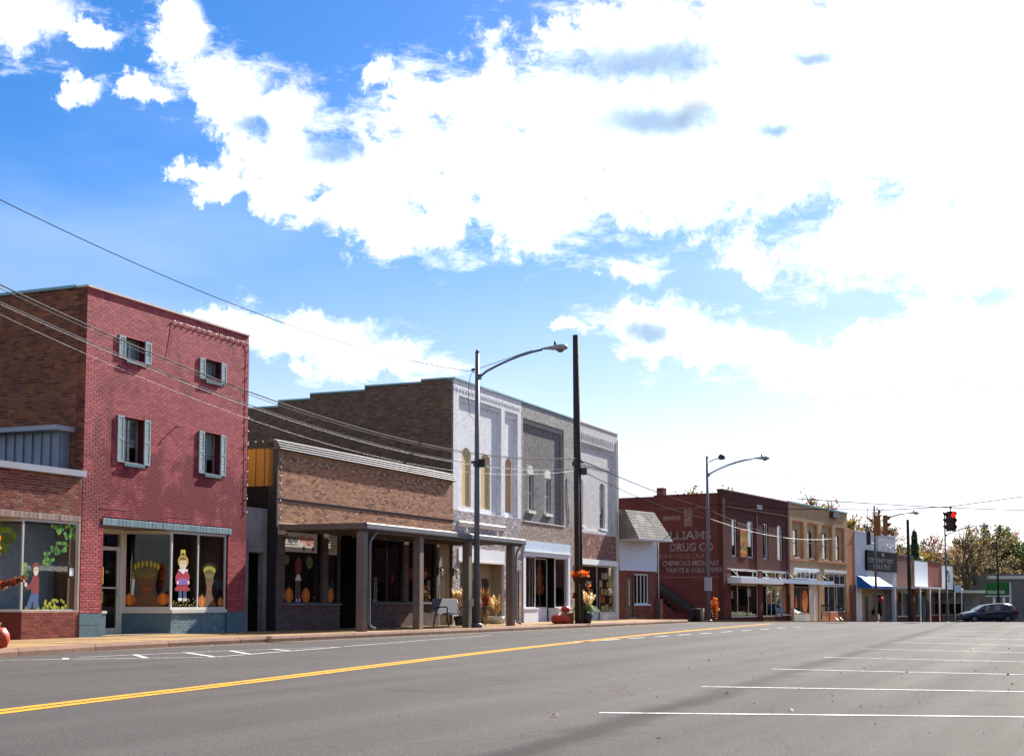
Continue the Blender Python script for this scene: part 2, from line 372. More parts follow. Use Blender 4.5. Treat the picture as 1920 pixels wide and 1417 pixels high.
BR_TAN = brick_mat('brown_brick', [(168, 120, 92), (186, 138, 106), (150, 104, 82), (172, 122, 94), (98, 68, 56), (196, 152, 116)], [(1.2, .55, .7, .35, (132, 100, 82))], var=.18)
M('tan_mortar', (214, 184, 146), .95)
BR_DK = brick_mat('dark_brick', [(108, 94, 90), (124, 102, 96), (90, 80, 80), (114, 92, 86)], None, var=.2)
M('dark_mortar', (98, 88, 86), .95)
BR_WSIDE = brick_mat('old_side_brick', [(98, 76, 64), (120, 92, 74), (80, 62, 56), (138, 108, 86)], [(.5, .5, .7, .55, (76, 64, 58)), (1.7, .6, .72, .4, (128, 104, 84))], var=.22)
M('old_mortar', (150, 132, 112), .95)
BR_WHITE = brick_mat('whitewashed_brick', [(234, 232, 232), (240, 238, 238), (226, 224, 226), (236, 234, 236)], [(3.0, .60, .72, .5, (150, 140, 138)), (1.2, .64, .76, .5, (134, 124, 122))], var=.08)
M('white_mortar', (226, 224, 226), .9)
BR_WORN = brick_mat('worn_whitewash_brick', [(196, 190, 190), (150, 138, 136), (208, 204, 204), (128, 112, 110), (182, 174, 172), (160, 138, 130)], [(2.2, .52, .66, .45, (126, 116, 116))], var=.15)
BR_GREY = brick_mat('grey_brick', [(122, 119, 119), (136, 132, 130), (108, 105, 107), (148, 143, 139)], [(1.0, .52, .68, .5, (108, 102, 100)), (2.6, .6, .72, .5, (188, 180, 170))], var=.15)
BR_GREYP = brick_mat('grey_pier_brick', [(162, 157, 154), (178, 173, 168), (146, 141, 140), (188, 183, 178)], [(2.0, .55, .68, .5, (128, 120, 114))], var=.12)
M('grey_mortar', (152, 148, 144), .95)
BR_PALE = brick_mat('pale_grey_brick', [(204, 200, 198), (214, 211, 208), (194, 190, 188), (208, 205, 203)], [(1.4, .58, .72, .4, (160, 152, 148))], var=.08)
M('pale_wall', (208, 205, 202), .9)
BR_BAND = brick_mat('exposed_red_brick', [(120, 70, 64), (144, 92, 80), (100, 58, 58), (170, 120, 96), (92, 58, 60)], [(2.6, .52, .64, .7, (196, 160, 128)), (.9, .55, .7, .5, (96, 74, 76))], var=.2)
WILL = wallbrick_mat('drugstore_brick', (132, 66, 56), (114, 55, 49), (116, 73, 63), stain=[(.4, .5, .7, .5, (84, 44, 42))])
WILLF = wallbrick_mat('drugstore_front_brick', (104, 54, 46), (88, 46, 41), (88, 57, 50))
TANB = wallbrick_mat('tan_far_brick', (192, 154, 112), (174, 134, 98), (190, 164, 132), stain=[(.5, .52, .7, .4, (176, 150, 122))])
TANR = M('tan_recess_brick', (190, 122, 76), .9)
BRN = wallbrick_mat('brown_far_brick', (120, 76, 64), (100, 62, 54), (120, 92, 80))
STAIRW = wallbrick_mat('stair_wall_brick', (132, 56, 48), (112, 48, 44), (110, 64, 56))
M('white_paint', (232, 232, 230), .5, .05, 3, .08, .06)
M('offwhite', (214, 210, 200), .6, .08, 3, .12, .06)
M('frame_metal', (196, 194, 192), .4, .06, 5, .05, 0, spec=.5)
M('grey_metal', (150, 150, 152), .45, .10, 4, .12, .05, spec=.5, metal=.2)
M('pole_metal', (104, 107, 113), .55, .14, 3, .2, .08, spec=.4, metal=.3, stretch=(1, 1, .2))
M('dark_metal', (42, 42, 46), .5, .15, 5, 0, 0, spec=.5)
M('black_iron', (22, 22, 25), .35, .1, 5, 0, 0, spec=.5)
M('coping_dull', (92, 86, 92), .6, .08, 3, .1, 0)
M('pane_brightener', (176, 188, 196), .8, .08, 3, .1, 0)
M('galvanised', (118, 114, 120), .5, .06, 3, .1, 0, metal=.5, spec=.4)
M('canopy_paint', (120, 108, 98), .6, .10, 3, .15, .06)
M('canopy_edge', (110, 109, 113), .6, .10, 3, .15, .05, spec=.3)
M('post_brown', (124, 110, 98), .65, .10, 4, .12, .08)
M('shutter_paint', (138, 158, 164), .6, .08, 6, .05, .05)
M('siding_metal', (128, 134, 146), .5, .1, 2, .2, .05, spec=.5, metal=.3)
M('eave_white', (156, 158, 170), .5, .05, 2, .08, 0)
M('coping_teal', (126, 160, 160), .5, .10, 3, .1, 0, metal=.3)
M('coping_clay', (214, 190, 176), .6, .12, 6, .1, .05)
M('concrete', (156, 142, 118), .9, .10, 4, .2, .3, 80, stain=(3.0, .3, (140, 120, 98)))
M('sidewalk', (164, 130, 82), .9, .14, 3, .25, .35, 90, stain=(1.3, .45, (128, 100, 70)), objvar=.22)
M('kerb', (142, 108, 90), .9, .15, 4, .25, .35, 70, stain=(2.5, .5, (122, 100, 88)), objvar=.25)
M('stucco', (138, 132, 130), .95, .15, 6, .3, .4, 60, stain=(1.6, .5, (102, 98, 98)))
M('plywood', (196, 138, 66), .75, .15, 3, .15, .1, stretch=(1, 1, .15))
M('board_yellow', (204, 176, 124), .8, .12, 3, .15, .1, stretch=(3, 3, .3))
M('board_orange', (200, 160, 116), .8, .12, 3, .15, .1, stretch=(3, 3, .3))
M('board_brown', (122, 98, 74), .8, .15, 3, .1, .1)
M('tan_paint', (150, 138, 114), .75, .08, 3, .1, .05)
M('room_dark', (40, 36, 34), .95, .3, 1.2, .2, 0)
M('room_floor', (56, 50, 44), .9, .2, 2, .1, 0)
M('wood_dark', (56, 46, 40), .75, .25, 8, .2, .3, 40, stretch=(1, 1, .08))
M('door_dark', (38, 36, 36), .5, .1, 4, 0, 0, spec=.5)
M('blue_white_panel', (196, 214, 230), .45, .06, 2, .1, .05, spec=.4)
M('bluewhite_trim', (222, 224, 234), .55, .05, 3, .08, .08)
M('roof_shingle', (128, 121, 113), .9, .2, 8, .25, .4, 50, stain=(1.0, .5, (186, 174, 160)))
M('roof_flat', (88, 84, 80), .95)
M('wood_brown', (150, 108, 64), .7, .15, 3, .1, .1)
M('navy', (11, 13, 22), .95, .08, 2, 0, 0, spec=.05)
M('awning_blue', (28, 98, 176), .65, .06, 2, 0, .05)
M('letter_white', (226, 226, 222), .6, .04)
M('letter_grey', (140, 142, 150), .6, .04)
M('ghost_white', (164, 140, 128), .95, .35, 6, .1, .3, stain=(3.0, .95, (112, 56, 48)))
M('ghost_faint', (150, 116, 92), .95, .30, 6, .1, .3, stain=(4.0, .9, (108, 52, 46)))
M('white_siding', (224, 226, 232), .5, .04, 2, .1, 0)
M('metal_panel', (206, 208, 212), .45, .04, 2, .06, 0, spec=.45)
M('metal_panel_grey', (158, 158, 164), .5, .04, 2, .06, 0, spec=.45)
M('pumpkin', (214, 104, 30), .5, .15, 8, 0, .05, spec=.45)
M('pumpkin_red', (186, 62, 38), .5, .15, 8, 0, .05, spec=.45)
M('stem_green', (96, 92, 52), .8)
M('ribbon_red', (196, 30, 34), .5, .1, 6, 0, 0)
M('rust', (110, 66, 46), .85, .3, 8, .1, .2)
def leaf_mat(name, cols, trans=.35):
    b = NB(name); k = b.ramp(b.geo.outputs['Random Per Island'], [(i / (len(cols) - 1), lin(c)) for i, c in enumerate(cols)]); m = b.fin(k, .6, .25)
    tr = b.new('ShaderNodeBsdfTranslucent'); b.L(k, tr.inputs[0]); mx = b.new('ShaderNodeMixShader'); mx.inputs[0].default_value = trans
    b.L(b.bsdf.outputs[0], mx.inputs[1]); b.L(tr.outputs[0], mx.inputs[2]); b.L(mx.outputs[0], b.nt.nodes['Material Output'].inputs[0]); MATS[name] = m; return m
leaf_mat('leaf_green', [(96, 140, 40), (120, 160, 52), (78, 118, 36)], .5); leaf_mat('leaf_orange', [(240, 112, 26), (226, 92, 24), (246, 140, 50)], .45); leaf_mat('leaf_red', [(176, 44, 28), (200, 60, 34)], .4)
leaf_mat('leaf_brown', [(132, 74, 40), (110, 62, 38), (150, 92, 56)], .3); leaf_mat('plume_cream', [(250, 232, 192), (238, 214, 164)], .4); leaf_mat('straw', [(204, 168, 104), (184, 146, 88)], .35); leaf_mat('straw_dark', [(168, 126, 72), (146, 104, 60)], .3)
# ------------------------------------------------------------------ ground, road, pavement
def asphalt():
    b = NB('asphalt'); mp = b.new('ShaderNodeMapping', vector_type='POINT')
    sub = b.new('ShaderNodeVectorMath', operation='SUBTRACT'); b.L(b.geo.outputs['Position'], sub.inputs[0]); sub.inputs[1].default_value = FA.o
    mp.inputs['Rotation'].default_value = (0, 0, -FA.ang); b.L(sub.outputs[0], mp.inputs[0])
    v = mp.outputs[0]; sp = b.new('ShaderNodeSeparateXYZ'); b.L(v, sp.inputs[0])
    fine = b.noise(45, 3, .75, v)
    k = b.ramp(fine, [(.30, lin((66, 62, 60))), (.55, lin((92, 87, 84))), (.78, lin((136, 130, 126)))])
    k = b.mix(.55, k, b.ramp(b.noise(9, 8, .85, v), [(.36, .55), (.6, 1.)]), 'MULTIPLY')
    k = b.mix(.5, k, b.ramp(b.noise(1.6, 5, .7, v), [(.4, (.93, 1., .97)), (.6, (1., .95, .97))]), 'MULTIPLY')
    streak = b.noise(1.0, 5, .6, v, stretch=(.05, .9, 1))
    k = b.mix(.55, k, b.ramp(streak, [(.32, .68), (.66, 1.)]), 'MULTIPLY')
    k = b.mix(.35, k, b.ramp(b.noise(.35, 5, .6, v), [(.35, .7), (.65, 1.)]), 'MULTIPLY')
    # paving joint running along the street
    wob = b.mth('MULTIPLY_ADD', b.noise(.6, 4, .6, v), .5, -.25)
    d = b.mth('ABSOLUTE', b.mth('ADD', b.mth('SUBTRACT', sp.outputs[1], b.mth('MULTIPLY_ADD', sp.outputs[0], .053, -19.55)), wob))
    wd = b.mth('MULTIPLY_ADD', b.noise(1.5, 5, .75, v), .75, -.06)
    seam = b.mth('SUBTRACT', 1.0, b.mth('DIVIDE', d, wd)); s2 = b.ramp(seam, [(0., 0.), (.75, 1.)])
    k = b.mix(b.mth('MULTIPLY', s2, .9), k, (.36, .35, .36), 'MULTIPLY')
    lot = b.ramp(b.mth('MULTIPLY_ADD', b.mth('SUBTRACT', sp.outputs[1], b.mth('MULTIPLY_ADD', sp.outputs[0], .053, -19.55)), -3., .5), [(0., (1., .985, 1.)), (1., (.93, .92, .86))])
    k = b.mix(1., k, lot, 'MULTIPLY')
    # hairline cracks
    vo = b.new('ShaderNodeTexVoronoi', feature='DISTANCE_TO_EDGE'); vo.inputs['Scale'].default_value = .16
    dn = b.new('ShaderNodeTexNoise'); dn.inputs['Scale'].default_value = .8; dn.inputs['Detail'].default_value = 5; b.L(v, dn.inputs['Vector'])
    ad = b.new('ShaderNodeVectorMath', operation='MULTIPLY_ADD'); b.L(dn.outputs['Color'], ad.inputs[0]); ad.inputs[1].default_value = (2.5, 2.5, 0); b.L(v, ad.inputs[2])
    b.L(ad.outputs[0], vo.inputs['Vector'])
    cr = b.ramp(vo.outputs['Distance'], [(0., 1.), (.005, 0.)])
    k = b.mix(b.mth('MULTIPLY', cr, .45), k, (.3, .3, .3), 'MULTIPLY')
    # oil spots in the bays, polished wheel tracks, grit in the gutter
    oil = b.ramp(b.noise(.55, 5, .7, v), [(.60, 0.), (.70, 1.)]); k = b.mix(b.mth('MULTIPLY', oil, .45), k, (.55, .54, .55), 'MULTIPLY')
    tr = b.mth('SINE', b.mth('MULTIPLY', sp.outputs[1], 3.4)); k = b.mix(.25, k, b.ramp(tr, [(.3, .86), (.9, 1.)]), 'MULTIPLY')
    gd = b.mth('MULTIPLY_ADD', b.mth('ABSOLUTE', b.mth('ADD', sp.outputs[1], 3.85)), -1.6, b.mth('MULTIPLY_ADD', b.noise(2.4, 6, .75, v), 1.5, .15))
    k = b.mix(b.mth('MULTIPLY', b.ramp(gd, [(.1, 0.), (.7, 1.)]), .55), k, lin((126, 112, 96)))
    h = b.mth('ADD', fine, b.mth('MULTIPLY', b.noise(130, 2, .6, v), .6))
    b.bump(h, .55, .006)
    return b.fin(k, b.ramp(streak, [(.3, .9), (.7, .8)]), .09)
ASPH = asphalt()
GRASS = M('grass_ground', (84, 104, 46), .95, .25, 1.5, .3, .3, 20)
def sheet(mb, x0, x1, ys, dz, nx=1):
    for i in range(len(ys) - 1):
        a, b_ = ys[i], ys[i + 1]
        for j in range(nx):
            xa, xb = x0 + (x1 - x0) * j / nx, x0 + (x1 - x0) * (j + 1) / nx
            mb.quad((xa, a, ground_z(a) + dz), (xb, a, ground_z(a) + dz), (xb, b_, ground_z(b_) + dz), (xa, b_, ground_z(b_) + dz))
YS = [-40, 0, 40, 74, 75, 76, 77, 78, 79, 80, 81, 82, 90, 110, 130, 150, 172, 178, 186]
g = MB(); sheet(g, -2500, 2500, [-2500] + YS + [400, 5000], -.06)
structure(g.build('ground', GRASS))
r = MB(); sheet(r, -45, 95, YS[:-4], 0., 4); sheet(r, -45, 62, [130, 150], 0.)
road = structure(r.build('road', ASPH)); OFF['road'] = Vector((0, 0, 0))

def wear_paint(name, c, amount=.5):
    b = NB(name); k = b.ramp(b.noise(9, 6, .7), [(.3, sc3(lin(c), .78)), (.7, lin(c))])
    k = b.mix(b.mth('MULTIPLY', b.ramp(b.noise(16, 7, .8), [(.50, 0.), (.60, 1.)]), amount), k, lin((98, 95, 94)))
    k = b.mix(b.mth('MULTIPLY', b.ramp(b.noise(2.6, 7, .75), [(.50, 0.), (.66, 1.)]), amount), k, lin((104, 100, 98)))
    b.bump(b.noise(60, 3), .4, .004)
    MATS[name] = b.fin(k, .8, .1); return MATS[name]
YEL = wear_paint('yellow_road_paint', (236, 164, 30), .55); WHT = wear_paint('white_road_paint', (232, 230, 226), .75)
def stripe(name, pts, width, mat, dz=.004):
    """pts in the near block's frame: (along, into)"""
    mb = MB(); P = []
    for i in range(len(pts) - 1):
        (a0, y0), (a1, y1) = pts[i], pts[i + 1]; n = max(1, int(math.hypot(a1 - a0, y1 - y0) / 3))
        P += [(a0 + (a1 - a0) * t / n, y0 + (y1 - y0) * t / n) for t in range(n)]
    P.append(pts[-1]); L_ = []
    for i, (a, y) in enumerate(P):
        q, p = P[min(i + 1, len(P) - 1)], P[max(i - 1, 0)]; d = Vector((q[0] - p[0], q[1] - p[1])).normalized()
        for s in (-.5, .5):
            w = FA.w(a - d.y * width * s, y + d.x * width * s); L_.append((w.x, w.y, ground_z(w.y) + dz))
    mb.add(L_, [(2 * i, 2 * i + 2, 2 * i + 3, 2 * i + 1) for i in range(len(P) - 1)])
    return mb.build(name, mat, road)
def smooth_pts(pts, n=6):
    out = []
    for i in range(len(pts) - 1):
        p0, p1, p2, p3 = pts[max(i - 1, 0)], pts[i], pts[i + 1], pts[min(i + 2, len(pts) - 1)]
        for k in range(n):
            t = k / n
            out.append(tuple(.5 * (2 * p1[j] + (p2[j] - p0[j]) * t + (2 * p0[j] - 5 * p1[j] + 4 * p2[j] - p3[j]) * t * t + (3 * p1[j] - p0[j] - 3 * p2[j] + p3[j]) * t ** 3) for j in (0, 1)))
    return out + [pts[-1]]
yl = smooth_pts([(-32, -16.6), (-18.8, -14.6), (-13.2, -13.85), (-.2, -12.0), (15.9, -10.3), (27.2, -9.45), (42, -8.6)])
stripe('centre_line', [(a, y - .11) for a, y in yl], .15, YEL); stripe('centre_line', [(a, y + .11) for a, y in yl], .15, YEL)
for p, q in [((-16.46, -19.94), (-14.6, -26.5)), ((-11.99, -19.72), (-11.1, -26.3)), ((-6.98, -19.5), (-7.5, -26.1)), ((-1.8, -19.36), (-3.2, -26)), ((3.63, -19.2), (1.2, -25.8)),
             ((9.25, -19.07), (6.4, -25.6)), ((14.9, -19.0), (12.1, -25.4)), ((20.4, -18.9), (17.6, -25.2)), ((26., -18.9), (23.2, -25.2))]:
    stripe('stall_line', [p, q], .10, WHT)
for i in range(11):
    a = 5.9 + i * 2.1 + i * i * .05; y = -11.28 - i * .05
    stripe('lane_dash', [(a, y), (a + 1.35, y - .05)], .14, WHT)
stripe('bay_line', [(-10.4, -5.3), (-9.04, -5.75), (-6.46, -8.43), (-.05, -7.59)], .09, WHT)
stripe('bay_line', [(-7.45, -6.1), (-3.27, -6.67), (-.05, -7.45)], .07, WHT, .005)
for p, q in [((-7.9, -6.15), (-8.35, -6.5)), ((-5.92, -6.2), (-7.3, -7.55)), ((-4.51, -6.4), (-6.2, -8.3)), ((-3.27, -6.7), (-4.69, -8.13)), ((-1.97, -6.95), (-2.72, -7.86))]:
    stripe('hatch_line', [p, q], .12, WHT, .006)
stripe('bay_line', [(.4, -7.45), (6.3, -6.64), (12.4, -6.0)], .07, WHT)

def kerb_y(a): return -3.55 - max(0., -3. - a) * .20
SW = .16
mb = MB()
for i in range(38):
    a0, a1 = -13.5 + i * 1.5, -12 + i * 1.5
    mb.prismz([(a0, 3.), (a0, kerb_y(a0)), (a1, kerb_y(a1)), (a1, 3.)], -.05, SW - .025)
sw = structure(bpy.data.objects.new('sidewalk', None)); col.objects.link(sw); sw.location = FA.w(0, 0); sw.rotation_euler = (0, 0, FA.ang); OFF['sidewalk'] = Vector((0, 0, 0))
mb.build('bed', MATS['concrete'], sw)
for i in range(38):
    a0, a1 = -13.5 + i * 1.5 + .017, -12 + i * 1.5 - .017
    for r_ in range(2):
        def yy(a, t): k = kerb_y(a); return .35 + (k - .35) * t
        t0, t1 = (.0, .5) if r_ == 0 else (.5, 1.)
        e = .017; z = SW + rnd.uniform(-.004, .004); q = MB()
        q.prismz([(a0, yy(a0, t0) - e), (a0, yy(a0, t1) + e), (a1, yy(a1, t1) + e), (a1, yy(a1, t0) - e)], SW - .03, z)
        q.build('slab', MATS['sidewalk'], sw)
for i in range(19):
    a0, a1 = -13.5 + i * 3 + .01, -10.5 + i * 3 - .01; q = MB()
    prof = [(0, -.08), (-.17, -.08), (-.185, .09), (-.15, SW - .005), (0, SW + .004)]
    n = len(prof); v = [(a0, kerb_y(a0) + y, z) for y, z in prof] + [(a1, kerb_y(a1) + y, z) for y, z in prof]
    q.add(v, [tuple(range(n)), tuple(range(2 * n - 1, n - 1, -1))] + [(k, k + n, (k + 1) % n + n, (k + 1) % n) for k in range(n)])
    q.build('kerb_stone', MATS['kerb'], sw)
# far pavement
mb = MB()
for i in range(20):
    a0, a1 = -1 + i * 4, 3 + i * 4
    z0, z1 = ground_z(FB.w(a0, -1).y), ground_z(FB.w(a1, -1).y)
    mb.add([(a0, 1, z0 - .1), (a1, 1, z1 - .1), (a1, -3.2, z1 - .1), (a0, -3.2, z0 - .1), (a0, 1, z0 + .13), (a1, 1, z1 + .13), (a1, -3.2, z1 + .13), (a0, -3.2, z0 + .13)],
           [(4, 7, 6, 5), (3, 2, 6, 7), (0, 3, 7, 4), (1, 5, 6, 2)])
fs = structure(bpy.data.objects.new('sidewalk_far', None)); col.objects.link(fs); fs.location = FB.w(0, 0); fs.rotation_euler = (0, 0, FB.ang); OFF[fs.name] = Vector((0, 0, 0))
mb.build('slab', MATS['sidewalk'], fs)
# litter on the road
q = MB(); lr = random.Random(3)
for i in range(40):
    a, y = lr.uniform(-22, 5), -lr.triangular(15, 25, 23); w = FA.w(a, y); s = lr.uniform(.02, .06); t = lr.uniform(0, 6.3); h = lr.uniform(.008, .03)
    q.m(MATS[lr.choice(['leaf_brown', 'leaf_brown', 'rust', 'leaf_red', 'rust'])])
    p = [(w.x + s * math.cos(t + k * 1.57) * (1 if k % 2 else .6), w.y + s * math.sin(t + k * 1.57) * (1 if k % 2 else .6), ground_z(w.y) + .006 + (h if k in (0, 2) else 0)) for k in range(4)]
    q.quad(*p)
for i in range(240):
    a = lr.uniform(-26, 26); w = FA.w(a, lr.uniform(-24, -6)); s = lr.uniform(.008, .017); q.m(MATS['offwhite'])
    q.add([(w.x - s, w.y - s, ground_z(w.y)), (w.x + s, w.y - s, ground_z(w.y)), (w.x, w.y + s, ground_z(w.y)), (w.x, w.y, ground_z(w.y) + s * 1.2)], [(0, 1, 3), (1, 2, 3), (2, 0, 3)])
for i in range(260):
    a = lr.uniform(-12, 40); w = FA.w(a, kerb_y(a) - .2 - abs(lr.gauss(0, .22))); s = lr.uniform(.012, .035); t = lr.uniform(0, 6.3)
    q.m(MATS[lr.choice(['straw', 'leaf_brown', 'offwhite', 'straw_dark'])])
    q.quad(*[(w.x + s * math.cos(t + k * 1.57), w.y + s * math.sin(t + k * 1.57) * .6, .006 + (.012 if k == 0 else 0)) for k in range(4)])
lo = q.build('fallen_leaves'); lo['kind'] = 'stuff'; lo['label'] = 'dry fallen leaves and litter on the asphalt'; lo['category'] = 'leaves'

# ------------------------------------------------------------------ bricks
def lay(u0, u1, v0, v1, holes, L, H):
    n = max(1, round((v1 - v0) / H)); h = (v1 - v0) / n; out = []
    for i in range(n):
        a, b = v0 + i * h, v0 + (i + 1) * h; mid = (a + b) / 2
        cuts = sorted((max(u0, q[0]), min(u1, q[1])) for q in holes if q[2] < mid < q[3] and q[0] < u1 and q[1] > u0)
        segs = []; x = u0
        for c, d in cuts:
            if c > x + .02: segs.append((x, c))
            x = max(x, d)
        if x < u1 - .02: segs.append((x, u1))
        for s0, s1 in segs:
            k = math.floor((s0 - u0 - (i % 2) * L / 2) / L); e = u0 + (i % 2) * L / 2 + k * L
            while e < s1:
                c, d = max(e, s0), min(e + L, s1)
                if d - c > .03: out.append((c, d, a, b, d - c > L * .999))
                e += L
    return out, h
def bricks(parent, u0, u1, v0, v1, mat, y=0., holes=(), L=.215, H=.070, j=.010, jit=.0025, depth=.016, side=None, singles=0, key=None, seed=1, name='brickwork'):
    """brick skin in front of a wall: the largest in view as bricks of their own, the rest one mesh"""
    rr = random.Random(seed); B_, h = lay(u0, u1, v0, v1, holes, L, H)
    mp = side_xf(side) if side is not None else (lambda u, w, v: (u, w, v))
    pick = set()
    if singles:
        full = [i for i, b in enumerate(B_) if b[4]]; full.sort(key=lambda i: key(B_[i]) if key else B_[i][0]); pick = set(full[:singles])
        me = bpy.data.meshes.new('brick'); hl, hh = (L - j) / 2, (h - j) / 2; e = .003
        v = [(-hl, depth, -hh), (hl, depth, -hh), (hl, depth, hh), (-hl, depth, hh), (-hl, e, -hh), (hl, e, -hh), (hl, e, hh), (-hl, e, hh), (-hl + e, 0, -hh + e), (hl - e, 0, -hh + e), (hl - e, 0, hh - e), (-hl + e, 0, hh - e)]
        me.from_pydata(v, [], [(8, 9, 10, 11)] + [(i, (i + 1) % 4, 4 + (i + 1) % 4, 4 + i) for i in range(4)] + [(4 + i, 4 + (i + 1) % 4, 8 + (i + 1) % 4, 8 + i) for i in range(4)])
        me.materials.append(mat)
    V = []; F = []; off = OFF[parent.name]
    for i, (a, b, c, d, full) in enumerate(B_):
        w = y - rr.uniform(0, jit)
        if i in pick:
            o = bpy.data.objects.new('brick', me); col.objects.link(o); o.parent = parent
            o.location = Vector(mp((a + b) / 2, w, (c + d) / 2)) - off
            if side is not None: o.rotation_euler = (0, 0, -math.pi / 2)
            continue
        a += j / 2; b -= j / 2; c += j / 2; d -= j / 2; n = len(V)
        V += [mp(a, w, c), mp(b, w, c), mp(b, w, d), mp(a, w, d), mp(a, y + depth, c), mp(b, y + depth, c), mp(b, y + depth, d), mp(a, y + depth, d)]
        F += [(n, n + 1, n + 2, n + 3), (n, n + 4, n + 5, n + 1), (n + 1, n + 5, n + 6, n + 2), (n + 2, n + 6, n + 7, n + 3), (n + 3, n + 7, n + 4, n)]
    mb = MB(); mb.v = V; mb.f = F; mb.mi = [0] * len(F); mb.sm = [False] * len(F)
    if F: return mb.build(name, mat, parent, kind='stuff')

# ------------------------------------------------------------------ common parts
def window(parent, a0, a1, z0, z1, y=.16, fw=.05, mull=(), bars=(), mat='frame_metal', glass=None, name='window', dep=.05):
    """frame with mullions at mull (a) and bars at bars (z); one pane per opening as its own mesh"""
    f = MB(); m = MATS[mat]
    f.box(a0, a0 + fw, y, y + dep, z0, z1); f.box(a1 - fw, a1, y, y + dep, z0, z1)
    f.box(a0 + fw, a1 - fw, y, y + dep, z0, z0 + fw); f.box(a0 + fw, a1 - fw, y, y + dep, z1 - fw, z1)
    us = [a0 + fw] + [x for x in mull] + [a1 - fw]; hw = fw * .4
    for x in mull: f.box(x - hw, x + hw, y + .003, y + dep - .003, z0 + fw, z1 - fw)
    vs_ = [z0 + fw] + list(bars) + [z1 - fw]
    for z in bars:
        for i in range(len(us) - 1): f.box(us[i] + (hw if i else 0), us[i + 1] - (hw if i < len(us) - 2 else 0), y + .005, y + dep - .005, z - hw, z + hw)
    w = f.build(name, m, parent)
    for i in range(len(us) - 1):
        for k in range(len(vs_) - 1):
            MB().box(us[i], us[i + 1], y + dep * .5 - .003, y + dep * .5 + .003, vs_[k], vs_[k + 1]).build('pane', glass or GLASS, w)
    return w
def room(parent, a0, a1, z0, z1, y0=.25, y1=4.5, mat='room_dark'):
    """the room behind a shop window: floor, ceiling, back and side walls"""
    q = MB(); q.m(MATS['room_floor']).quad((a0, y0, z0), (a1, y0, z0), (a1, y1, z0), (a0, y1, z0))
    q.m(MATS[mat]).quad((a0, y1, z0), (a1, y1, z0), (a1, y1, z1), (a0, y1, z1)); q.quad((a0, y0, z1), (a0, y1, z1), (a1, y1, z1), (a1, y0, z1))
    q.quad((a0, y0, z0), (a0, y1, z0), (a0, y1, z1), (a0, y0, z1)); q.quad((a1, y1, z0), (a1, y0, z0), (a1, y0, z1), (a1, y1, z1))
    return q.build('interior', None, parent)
def mass(parent, a0, a1, z0, z1, y0, y1, wallm, roofm='roof_flat', step=0.):
    """body of a building behind its front: side and rear walls and a roof below the parapet"""
    q = MB(); q.m(wallm); t = .25
    q.quad((a0, y1, z0), (a0, y0, z0), (a0, y0, z1), (a0, y1, z1 - step)); q.quad((a1, y0, z0), (a1, y1, z0), (a1, y1, z1 - step), (a1, y0, z1))
    q.quad((a1, y1, z0), (a0, y1, z0), (a0, y1, z1 - step), (a1, y1, z1 - step))
    q.quad((a0 + t, y0, z0), (a0 + t, y1, z0), (a0 + t, y1, z1 - step), (a0 + t, y0, z1)); q.quad((a1 - t, y1, z0), (a1 - t, y0, z0), (a1 - t, y0, z1), (a1 - t, y1, z1 - step))
    q.quad((a0, y0, z1), (a0 + t, y0, z1), (a0 + t, y1, z1 - step), (a0, y1, z1 - step)); q.quad((a1 - t, y0, z1), (a1, y0, z1), (a1, y1, z1 - step), (a1 - t, y1, z1 - step))
    q.m(MATS[roofm]).quad((a0 + t, y0, z1 - .7), (a1 - t, y0, z1 - .7), (a1 - t, y1, z1 - step - .6), (a0 + t, y1, z1 - step - .6))
    return q.build('outer_wall', None, parent)
def paintm(c): return M('window_paint_%d_%d_%d' % c, c, .7, .12, 14, 0, 0)
def bulbs(parent, pts, name='bulb_string'):
    q = MB(); q.m(MATS['black_iron'])
    for i in range(len(pts) - 1): q.tube([pts[i], pts[i + 1]], .006, 4, cap=False)
    q.m(MATS['white_paint'])
    for p in pts: q.ball((p[0], p[1], p[2] - .02), .028, 6)
    return q.build(name, None, parent)
# ================================================================== NEAR BLOCK
# ---- low brick shop
T = thing('low_brick_shop', 'low weathered brick shop with painted display window, left of the red building', 'shop', FA, -3.5, 0, SW)
Z0 = SW
w = MB().wall(-7.5, -.30, Z0, 4.30, .004, .3, [(-6.4, -2.36, Z0 - 1, 3.12), (-2.36, -.38, .86, 3.12)]).build('wall', MATS['pale_mortar'], T)
bricks(w, -7.5, -.30, 3.30, 4.29, BR_LOW, 0, singles=300, key=lambda b: -b[0], H=.072, j=.015, jit=.006, seed=2)
bricks(w, -7.5, -.30, 3.13, 3.29, brick_mat('soldier_stone', [(170, 150, 138), (150, 126, 114), (186, 168, 156), (130, 104, 96)], None, var=.15), 0, L=.16, H=.16, jit=.01, seed=3, singles=40, key=lambda b: -b[0])
bricks(w, -2.36, -.30, Z0, .82, BR_BASE, 0, singles=120, key=lambda b: -b[0], H=.095, L=.26, jit=.004, seed=4)
MB().box(-7.6, -.285, -.13, .35, 4.302, 4.46).build('coping', MATS['eave_white'], T)
